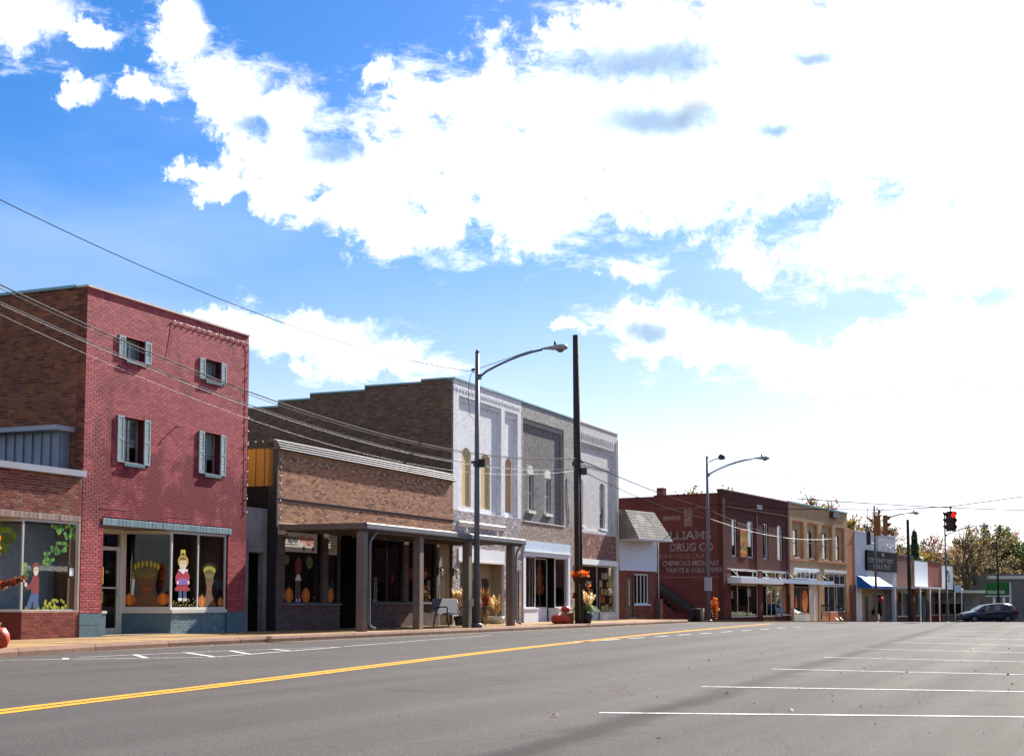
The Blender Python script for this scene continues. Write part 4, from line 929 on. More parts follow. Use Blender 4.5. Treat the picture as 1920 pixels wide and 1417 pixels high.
for i, (h, bl) in enumerate(((H1, ARCH[:10]), (H2, ARCH[10:]))):
    wp = MB().wall(h[0], h[1], h[2], h[3], .134, .3, bl).build('panel_wall', MATS['white_mortar'], T)
    bricks(wp, h[0], h[1], h[2], h[3], BR_WHITE, .13, bl, L=.215, H=.07, jit=.005, seed=32 + i)
    q = MB(); q.box(h[0], h[1], .052, .131, h[3] - .22, h[3]); q.box(h[1] - .14, h[1], .054, .131, h[2], h[3] - .221); q.build('panel_moulding', MATS['white_mortar'], T)
for i, (a0, a1, z0, z1) in enumerate(BW):
    c, hw = (a0 + a1) / 2, (a1 - a0) / 2
    pl = [(a0, z0), (a1, z0), (a1, z1)] + [(c + hw * math.cos(t * math.pi / 8), z1 + .28 * math.sin(t * math.pi / 8)) for t in range(1, 8)] + [(a0, z1)]
    MB().prism(pl, .20, .24).build('window_board', MATS['board_orange' if i == 2 else 'board_yellow'], T)
MB().prismx([(-.12, 4.36), (.0, 4.42), (.0, 4.18), (-.05, 4.20)], 22.6, 27.35).build('ledge', MATS['white_paint'], T)
q = MB(); q.box(WL, WR + .02, -.055, .32, ZW + .001, ZW + .07); q.build('coping', MATS['coping_teal'], T)
q = MB()
for k in range(46): q.box(WL + .05 + k * .156, WL + .12 + k * .156, -.03, .0, 9.78 + (k % 2) * .07, 9.92 + (k % 3) * .02)
q.build('corbel_bricks', BR_WHITE, T)
MB().box(22.6, 27.34, -.03, .05, 2.72, 3.30).build('fascia_panel', MATS['white_paint'], T)
MB().box(22.6, 27.34, -.06, -.031, 2.72, 2.80).build('fascia_trim', MATS['offwhite'], T)
for a in (23.2, 26.4): MB().box(a - .05, a + .05, -.12, .0, 3.95, 4.15).build('floodlight', MATS['offwhite'], T)
# tan recessed entrance
MB().box(22.75, 22.8, .1, .7, Z0, 2.72).build('jamb', MATS['tan_paint'], T); MB().box(27.27, 27.32, .1, .7, Z0, 2.72).build('jamb', MATS['tan_paint'], T)
w2 = MB().wall(22.8, 27.27, Z0, 2.72, .55, .65, [(24.0, 24.7, 1.75, 2.3), (26.15, 26.95, Z0 - 1, 2.1), (25.0, 25.6, .8, 2.0)]).build('entrance_wall', MATS['tan_paint'], T)
MB().prism([(26.15, Z0), (26.95, Z0), (26.95, 1.85), (26.78, 2.03), (26.55, 2.09), (26.32, 2.03), (26.15, 1.85)], .58, .62).build('door', MATS['door_dark'], T)
MB().box(24.0, 24.7, .59, .60, 1.75, 2.3).build('pane', MATS['door_dark'], w2); MB().box(25.0, 25.6, .59, .60, .8, 2.0).build('pane', MATS['door_dark'], w2)
MB().box(22.8, 27.27, .1, .65, 2.725, 2.8).build('soffit', MATS['tan_paint'], T)
MB().box(28.86, 29.26, .12, .16, Z0, 2.5).build('side_door', MATS['board_brown'], T)
MB().box(27.62, 27.92, -.14, -.01, 1.55, 1.72).build('mailbox', MATS['dark_metal'], T)
# long brick flank stepping down to the rear
ST = [(0, 1.45, 10.22), (1.45, 4.10, 10.12), (4.10, 6.77, 9.95), (6.77, 8.38, 9.74), (8.38, 14, 9.5)]
for k, (y0, y1, z) in enumerate(ST):
    MB(side_xf(WL)).wall(-y1, -max(y0, .10), Z0, z, .003, .25).build('side_wall', MATS['old_mortar'], T)
    MB(side_xf(WL)).box(-y1 - (.03 if k < 4 else 0), -max(y0, .32) - (0.0 if k == 0 else .03), -.05, .28, z + .001, z + .07).build('coping', MATS['coping_teal'], T)
    if k: MB(side_xf(WL)).box(-y0 - .03, -y0 + .0, -.05, .28, z + .001, ST[k - 1][2]).build('coping', MATS['coping_teal'], T)
hs = [(-y1, -y0, z, 12) for y0, y1, z in ST]
bricks(T, -14, -.001, 3.5, 10.22, BR_WSIDE, 0, hs, side=WL, L=.215, H=.07, jit=.004, seed=35, name='side_brickwork')
MB().box(WL + .26, WR, .3, 14, 9.0, 9.2).build('roof', MATS['roof_flat'], T)

# ---- grey brick building
T = thing('grey_brick_building', 'grey bare-brick building with pale blue-white shopfront, middle of the two-storey row', 'building', FA, 32.8, 0, SW)
GL, GR = 29.30, 36.35
HG = (29.52, 34.72, 4.80, 9.52); HS = (29.5, 35.45, Z0 - 1, 3.90)
w = MB().wall(GL + .001, GR, Z0, ZW, .004, .1, [HG, HS]).build('wall', MATS['grey_mortar'], T)
bricks(w, GL, GR, 4.80, ZW, BR_GREYP, 0, [HG], L=.215, H=.07, jit=.006, seed=40)
bricks(w, GL, GR, Z0, 4.79, brick_mat('mottled_brick', [(160, 140, 130), (186, 172, 160), (140, 112, 104), (174, 158, 148)], [(1.6, .5, .66, .5, (150, 116, 104))], var=.18), 0, [HS], L=.215, H=.07, jit=.006, seed=41)
GW = [(30.36, 31.16, 5.32, 7.02), (32.50, 33.35, 5.30, 7.0)]
wp = MB().wall(HG[0], HG[1], HG[2], HG[3], .154, .35, GW).build('panel_wall', MATS['grey_mortar'], T)
bricks(wp, HG[0], HG[1], HG[2], HG[3], BR_GREY, .15, GW + [(30.3, 31.2, 7.02, 7.45), (32.45, 33.4, 7.0, 7.45)], L=.215, H=.07, jit=.006, seed=42)
q = MB(); q.box(HG[0], HG[1], .06, .151, HG[3] - .24, HG[3]); q.box(HG[1] - .16, HG[1], .062, .151, HG[2], HG[3] - .241); q.build('panel_moulding', MATS['grey_mortar'], T)
MB().box(HG[0], HG[1] + .1, -.04, .15, 4.755, 4.80).build('ledge', MATS['offwhite'], T)
for a0, a1, z0, z1 in GW:
    c, hw = (a0 + a1) / 2, (a1 - a0) / 2
    MB().prism([(a0, z1), (a1, z1)] + [(c + hw * math.cos(t * math.pi / 8), z1 + .42 * math.sin(t * math.pi / 8)) for t in range(1, 8)], .145, .16).build('arch_infill', MATS['pale_wall'], T)
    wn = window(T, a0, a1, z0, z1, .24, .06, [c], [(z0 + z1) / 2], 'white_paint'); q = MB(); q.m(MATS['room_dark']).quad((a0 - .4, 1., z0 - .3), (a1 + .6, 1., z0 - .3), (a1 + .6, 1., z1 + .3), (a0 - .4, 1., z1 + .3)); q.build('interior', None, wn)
    MB().box(a0 - .03, a1 + .08, .05, .24, z0 - .13, z0 - .002).build('sill', MATS['offwhite'], T)
q = MB(); q.tube([(35.1, -.02, 7.2), (35.12, -.03, 6.2), (35.3, -.03, 5.6), (35.32, -.03, 4.9)], .02, 5); q.build('conduit', MATS['stucco'], T)
MB().box(GL, GR, -.05, .32, ZW + .001, ZW + .06).build('coping', MATS['coping_teal'], T)
# shopfront
MB().box(29.6, 35.45, -.06, .10, 3.46, 3.89).build('header_panel', MATS['blue_white_panel'], T)
MB().box(29.45, 35.5, -.10, .10, 3.39, 3.455).build('header_ledge', MATS['white_paint'], T)
q = MB(); q.box(29.5, 29.78, -.03, .12, .82, 3.38); q.box(35.25, 35.48, -.03, .12, .82, 3.38); q.box(29.785, 35.245, -.03, .12, 3.2, 3.38); q.build('shop_frame', MATS['bluewhite_trim'], T)
for b_ in ((29.46, 31.15), (33.66, 35.52)): MB().box(b_[0], b_[1], -.08, .4, Z0, .76).build('shop_base', MATS['bluewhite_trim'], T); MB().box(b_[0] - .04, b_[1] + .04, -.12, .42, .762, .815).build('base_cap', MATS['bluewhite_trim'], T)
MB().box(31.2, 33.6, .45, .5, Z0, .80).build('recessed_base', MATS['bluewhite_trim'], T)
w1 = window(T, 29.79, 31.15, .82, 3.2, .06, .045, mat='frame_metal', glass=GLASS_R); w3 = window(T, 33.66, 35.24, .82, 3.2, .06, .045, mat='frame_metal', glass=GLASS_R)
wc = window(T, 31.4, 33.62, .81, 3.16, .45, .045, [31.75], mat='frame_metal', glass=GLASS_D)
room(T, 29.6, 35.4, Z0, 3.22, .55, 4)
q = MB(); y = .49
for cz, r_, c in ((1.72, .66, (176, 84, 40)), (2.22, .50, (184, 92, 44)), (2.60, .30, (176, 84, 40))):
    q.m(G(c)).ell(32.7, cz, r_, .30, y); y -= .004
q.build('painting', None, wc, label='painted stack of three orange pumpkins')
MB().box(GL + .3, GR, .36, 14, 9.0, 9.2).build('roof', MATS['roof_flat'], T)

# ---- pale corbelled building
T = thing('pale_corbelled_building', 'pale grey painted building with brick corbels and a poster-filled shop window, end of row', 'building', FA, 39.7, 0, SW)
KL, KR = 36.35, 42.98
HP = (36.9, 42.32, 4.78, 9.25); HQ = (36.6, 42.50, Z0 - 1, 3.0)
w = MB().wall(KL, KR, Z0, ZW - .02, .004, .1, [HP, HQ]).build('wall', MATS['pale_wall'], T)
bricks(w, KL, KR, 4.62, ZW - .02, BR_PALE, 0, [HP], L=.215, H=.07, jit=.004, seed=50)
bricks(w, KL + .3, KR - .35, 3.30, 4.60, BR_BAND, 0, L=.215, H=.07, jit=.008, seed=51)
PW = [(37.0, 37.8, 5.0, 7.1), (40.3, 41.15, 4.96, 7.1)]
PA = list(PW)
for a0, a1, z0, z1 in PW:
    c, hw = (a0 + a1) / 2, (a1 - a0) / 2
    for k in range(4):
        t = (k + .5) / 4; PA.append((c - hw * math.sqrt(1 - t * t), c + hw * math.sqrt(1 - t * t), z1 + k * .07, z1 + k * .07 + .07))
wp = MB().wall(HP[0], HP[1], HP[2], HP[3], .124, .35, PA).build('panel_wall', MATS['pale_wall'], T)
bricks(wp, HP[0], HP[1], HP[2], HP[3], BR_PALE, .12, PA, L=.215, H=.07, jit=.004, seed=52)
q = MB()
for k in range(19): q.prismx([(.001, 9.72), (.119, 9.30), (.119, 8.98), (.09, 8.98), (.0, 9.25), (-.04, 9.62), (-.04, 9.72)], 36.95 + k * .285, 37.08 + k * .285)
q.build('corbel_bricks', BR_PALE, T)
q = MB()
for k in range(30): q.box(37.0 + k * .175, 37.09 + k * .175, .08, .119, 8.10 + (k % 2) * .06, 8.22 + (k % 2) * .06)
q.build('dentil_bricks', BR_PALE, T)
for a0, a1, z0, z1 in PW:
    c, hw = (a0 + a1) / 2, (a1 - a0) / 2
    MB().prism([(a0, 6.1), (a1, 6.1), (a1, z1)] + [(c + hw * math.cos(t * math.pi / 8), z1 + .28 * math.sin(t * math.pi / 8)) for t in range(1, 8)] + [(a0, z1)], .24, .28).build('window_board', MATS['metal_panel_grey'], T)
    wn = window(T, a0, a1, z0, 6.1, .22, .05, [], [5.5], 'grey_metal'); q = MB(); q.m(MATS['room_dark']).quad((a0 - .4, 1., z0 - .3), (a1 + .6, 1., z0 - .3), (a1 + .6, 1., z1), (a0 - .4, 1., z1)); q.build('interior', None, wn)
    MB().box(a0 - .06, a1 + .08, -.02, .22, z0 - .12, z0 - .002).build('sill', MATS['white_paint'], T)
q = MB(); q.box(KL, KR + .03, -.04, .32, ZW - .018, ZW + .04); q.build('coping', MATS['coping_clay'], T)
q = MB(); q.tube([(42.86, -.05, 9.9), (42.86, -.05, 3.2)], .04, 6); q.build('downspout', MATS['offwhite'], T)
MB().box(36.5, 42.6, -.12, .1, 3.0, 3.27).build('fascia_panel', MATS['white_paint'], T)
q = MB(); q.box(42.45, 42.95, -.03, .12, Z0, 2.998); q.build('jamb', MATS['offwhite'], T)
wn = window(T, 36.62, 42.44, .52, 2.99, .06, .06, [39.7], mat='frame_metal', glass=GLASS)
MB().box(36.62, 42.44, -.02, .3, Z0, .51).build('shop_base', MATS['offwhite'], T)
MB().box(39.66, 39.76, -.06, -.03, Z0, 2.2).build('mullion_post', MATS['dark_metal'], T)
room(T, 36.6, 42.5, .4, 3.0, .3, 3)
q = MB(); pr = random.Random(9); PC = [(226, 226, 220), (206, 190, 90), (232, 120, 50), (120, 170, 150), (228, 214, 150), (214, 176, 170), (240, 240, 236), (190, 196, 110), (216, 200, 120)]
for r_ in range(5):
    x = 36.9 if r_ < 4 else 40.5
    while x < 42.2:
        wd = pr.uniform(.34, .58); zz = .62 + r_ * .42
        if not (39.3 < x + wd and x < 40.0) and pr.random() > .12: q.m(G(pr.choice(PC))).box(x, x + wd, .098, .104, zz, zz + pr.uniform(.28, .36))
        x += wd + pr.uniform(.06, .16)
q.build('posters', None, wn, label='rows of bright paper posters taped inside the window')
MB().box(KL, KR - .26, .36, 14, 8.9, 9.1).build('roof', MATS['roof_flat'], T)
MB(side_xf(KR - .25)).wall(-14, -.3, Z0, 9.9, 0, .25).build('side_wall', MATS['old_mortar'], T)
# ---- small shop with mansard hood
T = thing('mansard_shop', 'small one-storey brick shop with grey shingled mansard and white slatted panel', 'shop', FS, 2., 0, SW)
SL, SR = .02, 4.05
HH = [(.78, 1.50, Z0 - 1, 2.52), (1.64, 3.18, .98, 2.66)]
w = MB().wall(SL, SR, Z0, 2.95, .004, .25, HH).build('wall', MATS['dark_mortar'], T)
bricks(w, SL, SR, Z0, 2.95, brick_mat('shop_red_brick', [(140, 76, 60), (160, 94, 72), (120, 62, 52), (150, 84, 64)], None, var=.15), 0, HH, L=.215, H=.072, jit=.004, seed=60)
MB().wall(SL + .01, SR, 2.95, 6.0, .06, .25).build('upper_wall', MATS['offwhite'], T)
q = MB()
for k in range(13):                                    # slatted panel, each board lapped over the one below
    z = 2.82 + k * .137; q.prismx([(.055, z), (-.055, z), (-.02, z + .145), (.055, z + .145)], SL + .02, SR - .12)
q.build('slatted_panel', MATS['white_siding'], T)
MB().box(SR - .115, SR - .05, -.07, .055, 2.75, 4.6).build('panel_trim', MATS['white_paint'], T)
MB().box(.80, 1.48, .08, .12, Z0 + .1, 2.5).build('door', MATS['board_brown'], T)
MB().box(.78, 1.5, -.18, .1, Z0 - .02, Z0 + .09).build('step', MATS['concrete'], T)
MB().box(1.14, 1.18, .05, .079, .9, 2.3).build('door_trim', MATS['white_paint'], T)
wn = window(T, 1.64, 3.18, .98, 2.66, .06, .07, [2.03, 2.42, 2.80], mat='white_paint', name='window'); MB().box(1.55, 3.28, -.08, .06, .90, .978).build('sill', MATS['white_paint'], T)
room(T, .1, 4, Z0, 2.95, .26, 3)
q = MB(); q.tube([(SR - .08, -.18, 1.29), (SR - .08, -.18, 4.6)], .028, 6); q.build('post', MATS['white_paint'], T)
bp = MB().box(SR - .26, SR + .10, -.34, -.02, Z0, 1.27).build('brick_pier', MATS['dark_mortar'], T); bricks(bp, SR - .26, SR + .10, Z0, 1.27, brick_mat('pier_brick', [(168, 116, 78), (150, 98, 66), (180, 130, 90)], None), -.345, L=.18, H=.075, depth=.004, seed=61)
# mansard: sloping shingled front and side over a soffit
E0, E1, EY = -.03, 3.55, -1.32; TZ, EZ, TY = 6.10, 4.50, -.42
q = MB(); q.m(MATS['offwhite']).prismz([(E0, .05), (E0, EY), (E1, EY), (E1, .05)], EZ - .05, EZ)
q.build('soffit', None, T)
q = MB(); q.add([(E0, EY, EZ + .001), (E1, EY, EZ + .001), (E1, .05, EZ + .001), (E0, .05, EZ + .001), (E0, TY, TZ), (E1 - .45, TY, TZ), (E1 - .3, .05, TZ), (E0, .05, TZ)], [(0, 1, 5, 4), (1, 2, 6, 5), (3, 0, 4, 7), (4, 5, 6, 7)])
mz = q.build('mansard', MATS['roof_shingle'], T)
sr = random.Random(4); nrow = 11
dirv = Vector((0, TY - EY, TZ - EZ)); nrm = Vector((0, -(TZ - EZ), (TY - EY))).normalized()
base = MB(); sh = []
for r_ in range(nrow):
    t0, t1 = r_ / nrow, (r_ + 1.15) / nrow; xe = E1 - .45 * (r_ / nrow); x = E0 + (.16 if r_ % 2 else 0)
    while x < xe - .05:
        wd = min(.32, xe - x); lift = .012 + sr.uniform(0, .006)
        if not (r_ in (6, 7, 8) and 1.5 < x < 1.85) and not (r_ > 8 and .3 < x < 1.2 and sr.random() < .5):
            p0 = Vector((0, EY, EZ)) + dirv * t0 - nrm * -lift; p1 = Vector((0, EY, EZ)) + dirv * min(t1, 1.) + nrm * .003
            q = MB(); q.add([(x + .006, p0.y, p0.z), (x + wd - .006, p0.y, p0.z), (x + wd - .006, p1.y, p1.z), (x + .006, p1.y, p1.z), (x + .006, p0.y + .01, p0.z - .012), (x + wd - .006, p0.y + .01, p0.z - .012)], [(0, 1, 2, 3), (4, 5, 1, 0)])
            q.build('shingle', MATS['roof_shingle'], mz)
        x += .32
q = MB(); q.box(1.52, 1.66, -.80, -.70, 5.45, 5.95); q.build('torn_gap', MATS['door_dark'], T) if False else None
MB().box(E0 - .02, E1 + .03, EY - .03, EY + .02, EZ - .06, EZ + .02).build('drip_edge', MATS['white_paint'], T)
MB().box(SL, SR, .26, 9, 5.3, 5.5).build('roof', MATS['roof_flat'], T); MB().box(SR - .2, SR, .251, 9, Z0, 5.3).build('side_wall', MATS['dark_mortar'], T)

# ================================================================== FAR BLOCK
ZB = -1.6
# ---- drugstore
T = thing('drugstore_building', 'dark red brick corner building with faded painted wall sign and tall windows', 'building', FB, 7., 0, -.3)
UW = [(1.90, 2.95, 4.25, 6.86), (5.05, 6.35, 4.24, 6.86), (8.30, 9.45, 4.24, 6.86), (11.5, 12.72, 4.24, 6.86)]
SH = [(1.65, 7.2, ZB, 3.36), (8.1, 13.6, ZB, 3.36)]
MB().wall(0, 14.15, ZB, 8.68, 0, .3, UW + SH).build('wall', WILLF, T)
q = MB(); q.box(0, 14.15, -.10, .35, 8.681, 8.80); q.box(0, 14.15, -.05, -.001, 8.2, 8.28)
for k in range(60): q.box(.4 + k * .225, .51 + k * .225, -.06, -.001, 7.45, 7.6)
q.box(.4, 14, -.07, -.001, 7.601, 7.70); q.build('cornice', WILLF, T)
q = MB(); q.box(6.7, 7.0, -.08, -.001, 3.4, 7.44); q.box(-.0, .45, -.08, -.001, ZB, 8.19); q.box(13.7, 14.15, -.08, -.001, ZB, 8.19); q.build('pilaster', WILLF, T)
MB().box(7.0, 8.1, -.05, -.001, 7.85, 8.15).build('vent', MATS['metal_panel_grey'], T)
for a0, a1, z0, z1 in UW:
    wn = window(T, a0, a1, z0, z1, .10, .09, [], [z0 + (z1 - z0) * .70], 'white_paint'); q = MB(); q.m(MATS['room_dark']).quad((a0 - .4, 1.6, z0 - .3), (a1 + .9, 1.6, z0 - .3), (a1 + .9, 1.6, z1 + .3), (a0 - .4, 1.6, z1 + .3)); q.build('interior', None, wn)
q = MB(); hues = [(206, 104, 44), (198, 150, 50), (90, 96, 50), (212, 120, 50), (196, 160, 60), (150, 120, 50), (206, 110, 46)]
for k, c in enumerate(hues): q.m(G(c)).box(3.5, 4.75, -.03, -.002, 4.25 + k * .28, 4.25 + (k + 1) * .28 - .004)
for k in range(26): q.m(G(r5.choice(hues))).ell(r5.uniform(3.6, 4.65), r5.uniform(4.3, 6.1), .12, .10, -.031 - k * .0003, 7)
q.build('art_panel', None, T, label='orange and yellow painted autumn panel')
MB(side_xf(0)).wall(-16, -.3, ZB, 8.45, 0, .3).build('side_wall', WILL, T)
q = MB(); q.box(-.03, .36, .36, 5.0, 8.451, 8.54); q.box(-.03, .36, 5.0, 16, 8.25, 8.452) if False else None; q.build('coping', WILL, T)
q = MB(); q.box(.02, .6, 4.3, 4.8, 8.45, 9.05); q.build('chimney', WILL, T)
MB().wall(.3, 14.15, ZB, 8.3, 15.7, 16).build('rear_wall', WILL, T); MB(side_xf(13.85)).wall(-15.7, -.3, ZB, 8.5, 0, .3).build('side_wall', WILL, T); MB().box(.3, 13.85, .3, 15.7, 7.9, 8.1).build('roof', MATS['roof_flat'], T)
# painted wall sign: (into, height) on the flank; reads towards the street
def sgn(body, size, y0, z0, mat, sx=1., shear=0., bold=.01): text_mesh(body, size, MATS[mat], T, 'wall_lettering', lambda x, z: (-.006, y0 - x, z0 + z), shear=shear, sx=sx, bold=bold)
sgn('WILLIAMS', .80, 5.15, 5.42, 'ghost_white', 1.24, bold=.016); sgn('DRUG CO', .80, 3.85, 4.60, 'ghost_white', .88, bold=.016)
sgn('SODA WATER CABAR', .46, 4.65, 4.10, 'ghost_faint', .80); sgn('CHEMICALS MEDICINES', .46, 4.42, 3.62, 'ghost_white', .86, .18); sgn('PAINTS & WALL PAPER', .46, 4.12, 3.14, 'ghost_white', .88, .18)
q = MB(side_xf(0)); q.box(-5.2, -.2, -.004, -.001, 2.78, 2.83); q.box(-4.8, -.8, -.004, -.001, 7.55, 7.59); q.build('painted_rule', MATS['ghost_faint'], T)
q = MB(side_xf(0)); q.box(-2.75, -2.15, -.004, -.001, 6.3, 7.5); q.box(-4.3, -3.0, -.004, -.001, 6.75, 7.05); q.build('faded_emblem', MATS['ghost_faint'], T)
# shopfronts
for a0, a1, ml in ((1.65, 7.2, [3.1, 5.3]), (8.1, 13.6, [9.2, 10.2, 11.2, 12.2])):
    window(T, a0, a1, 2.84, 3.36, .08, .08, ml[::2] + ([6.3] if a0 < 2 else []), mat='white_paint', name='transom', glass=GLASS)
    window(T, a0, a1 if a0 < 2 else 12.6, .05, 2.36, .08, .08, ml[:4], mat='frame_metal', glass=GLASS)
    MB().box(a0, a1, .06, .2, ZB, .045).build('shop_base', WILLF, T); MB().box(a0, a1, .06, .2, 2.365, 2.835).build('shop_header', WILLF, T)
room(T, 1.6, 13.6, -.6, 3.4, .35, 5)
MB().box(12.62, 13.58, .07, .2, -.8, 2.36).build('door', MATS['wood_brown'], T)
for x, z in ((2.0, 1.35), (5.6, 1.5)): MB().box(x, x + .8, .3, .32, z, z + .55).build('lamp_shade', MATS['offwhite'], T)
MB().box(.9, 14.1, -.02, .05, 3.37, 3.42).build('lintel', MATS['offwhite'], T)
# ---- canopy of the far corner shops
T = thing('flat_shop_canopy', 'thin white flat canopy across the drugstore and tan brick fronts', 'canopy', FB, 11, -.6, -.3)
q = MB(); q.m(MATS['white_paint']).box(.9, 9.8, -1.0, -.02, 2.40, 2.78); q.build('fascia_panel', None, T)
q = MB(); q.m(MATS['blue_white_panel']).box(10.2, 22.4, -1.0, -.16, 2.50, 2.80); q.build('fascia_panel', None, T)
for a in (1.3, 7.6, 13.2, 21.9):
    q = MB(); q.tube([(a, -.9, 2.75), (a, -.15, 3.3)], .02, 5); q.build('hanger', MATS['dark_metal'], T)
q = MB(); q.ball((9.98, -.6, 2.72), .2, 8); q.tube([(9.98, -.6, 2.72), (9.98, -.1, 2.72)], .05, 5); q.build('bracket_lamp', MATS['dark_metal'], T)
# ---- tan brick building
T = thing('tan_brick_building', 'tan brick two-storey building with four narrow recessed windows', 'building', FB, 22, 0, -.5)
TP = [(15.05, 17.95), (18.8, 21.6), (22.75, 25.55), (26.5, 29.15)]; TH = [(a, b, 4.52, 7.45) for a, b in TP]; TS = [(15.2, 21.65, ZB, 3.8), (23.05, 29.4, ZB, 3.78)]
MB().wall(14.18, 30.05, ZB, 8.75, 0, .14, TH + TS).build('wall', TANB, T)
for i, (a, b) in enumerate(TP):
    c = a + (b - a) * .36; wd = .52
    MB().wall(a, b, 4.52, 7.45, .14, .35, [(c - wd, c + wd, 4.62, 6.75)]).build('panel_wall', TANR if False else TANB, T)
    MB().box(b - .35, b, .02, .138, 4.52, 7.45).build('recess_pier', TANR, T); MB().box(a, b - .352, .03, .138, 7.30, 7.45).build('recess_lintel', TANR, T)
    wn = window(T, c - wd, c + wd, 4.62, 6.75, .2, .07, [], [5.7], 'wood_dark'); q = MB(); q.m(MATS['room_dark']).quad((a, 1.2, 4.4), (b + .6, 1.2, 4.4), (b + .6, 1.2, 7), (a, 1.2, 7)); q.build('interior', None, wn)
    MB().box(c - wd - .1, c + wd + .1, -.03, .2, 4.50, 4.615).build('sill', MATS['offwhite'], T)
MB().box(14.18, 30.08, -.08, .4, 8.751, 8.87).build('coping', MATS['coping_teal'], T); MB().box(14.5, 29.8, -.06, -.001, 4.32, 4.44).build('ledge', TANR, T)
MB().box(24.9, 26.7, -.35, -.001, 8.15, 8.65).build('wall_box', MATS['dark_metal'], T)
mass(T, 14.18, 30.05, ZB, 8.7, .36, 15, TANB)
for a0, a1, n in ((15.2, 21.65, 5), (23.05, 29.4, 3)):
    window(T, a0, a1, 2.9 if n == 5 else 2.55, 3.55, .1, .1, [a0 + (a1 - a0) * (k + 1) / (n + 1) for k in range(n)], mat='white_paint', name='transom')
    MB().box(a0, a1, -.05, .12, 3.56, 3.79).build('fascia_panel', MATS['white_paint'], T)
wn = window(T, 15.4, 19.4, .2, 2.35, .12, .1, [17.2], mat='wood_brown'); q = MB(); q.m(G((214, 120, 40))).ell(18.3, 1.2, .8, .9, .13); q.m(G((190, 60, 40))).box(15.9, 16.4, .13, .14, .7, 1.6); q.build('painting', None, wn, label='orange painted pumpkin shape')
MB().box(19.41, 21.65, .1, .2, ZB, 2.9).build('panel', MATS['offwhite'], T); MB().box(20.4, 21.1, .05, .099, ZB, 1.7).build('notice_board', MATS['letter_white'], T); MB().box(15.2, 19.4, .1, .2, ZB, .19).build('shop_base', MATS['offwhite'], T)
window(T, 23.05, 29.4, .25, 2.5, .12, .1, [24.6, 26.4, 27.0], mat='frame_metal'); MB().box(23.05, 29.4, .1, .2, ZB, .24).build('shop_base', TANR, T)
room(T, 15, 29.5, -1, 3.55, .36, 5)
# ---- narrow brown slice
T = thing('narrow_brown_front', 'narrow brown brick strip between the tan building and white bank front', 'building', FB, 31.2, 0, -.6)
MB().box(30.06, 32.2, .02, 14, ZB, 7.45).build('wall', TANR, T); MB().box(30.6, 32.21, -.05, .02, ZB, 2.6).build('pier', BRN, T)
# ---- bank with metal front
T = thing('metal_front_bank', 'white ribbed metal front bank building under a dark sign', 'building', FB, 39, 0, -.8)
q = MB(); q.m(MATS['metal_panel']).wall(32.25, 46.2, ZB, 7.36, 0, .3, [(34.2, 45.6, ZB - 1, 2.35)])
w = q.build('wall', None, T)
for k in range(33): MB().box(32.3 + k * .42, 32.34 + k * .42, -.03, -.001, 2.4, 7.3).build('rib', MATS['metal_panel'], w)
MB().box(39.7, 46.2, -.06, -.031, 2.4, 7.30).build('grey_panel', MATS['metal_panel_grey'], T)
MB().box(32.25, 46.22, -.08, .32, 7.361, 7.44).build('coping', MATS['white_paint'], T); mass(T, 32.25, 46.2, ZB, 7.3, .3, 14, MATS['metal_panel_grey'])
MB().wall(34.2, 45.6, ZB, 2.35, .9, 1., [(38.3, 39.6, ZB - 1, 1.7), (41, 44.5, -.2, 1.8)]).build('entrance_wall', MATS['tan_paint'], T)
MB().box(38.3, 39.6, .94, .98, ZB, 1.7).build('door', MATS['door_dark'], T); MB().box(41, 44.5, .95, .96, -.2, 1.8).build('pane', GLASS_D, T); room(T, 34, 45.8, -1, 2.4, 1.02, 4)
for a in (36.8, 41.9, 43.9):
    q = MB(); q.tube([(a, -.05, 6.0), (a, -.05, 6.4), (a, -.35, 6.5), (a, -.55, 6.25)], .035, 6); q.lathe([(.05, .2), (.22, 0), (.2, .0)], 8, (a, -.58, 6.05)); q.build('gooseneck_lamp', MATS['white_paint'], T)
T2 = thing('bank_sign', 'dark navy sign board with two lines of pale lettering', 'sign', FB, 40.7, -.2, 3.98)
MB().box(35.35, 46.0, -.22, -.065, 3.98, 5.8).build('board', MATS['navy'], T2)
text_mesh('COMMUNITY FIRST', .62, MATS['letter_grey'], T2, 'lettering', lambda x, z: (35.75 + x, -.226, 4.72 + z), sx=1.62, bold=.0)
text_mesh('BANK & TRUST', .62, MATS['letter_grey'], T2, 'lettering', lambda x, z: (37.4 + x, -.226, 4.16 + z), sx=1.45, bold=.0)
MB().box(40.3, 41.3, -.228, -.222, 5.32, 5.7).build('emblem', MATS['board_brown'], T2)
T2 = thing('blue_awning', 'blue fabric awning below the bank sign', 'awning', FB, 37.5, -.6, 2.35)
q = MB(); q.add([(32.7, -.02, 3.5), (39.0, -.02, 3.5), (39.9, -1.3, 2.55), (32.7, -1.3, 2.55), (39.9, -.02, 2.35), (32.7, -.02, 2.35), (32.7, -1.3, 2.32), (39.9, -1.3, 2.32)], [(0, 3, 2, 1), (3, 6, 7, 2), (0, 5, 6, 3), (1, 2, 7, 4)])
q.build('canvas', MATS['awning_blue'], T2)
q = MB(); q.quad((35.6, -.035, 3.51), (39.0, -.035, 3.51), (39.9, -1.315, 2.56), (36.4, -1.315, 2.56)); q.build('pale_panel', MATS['white_paint'], T2)
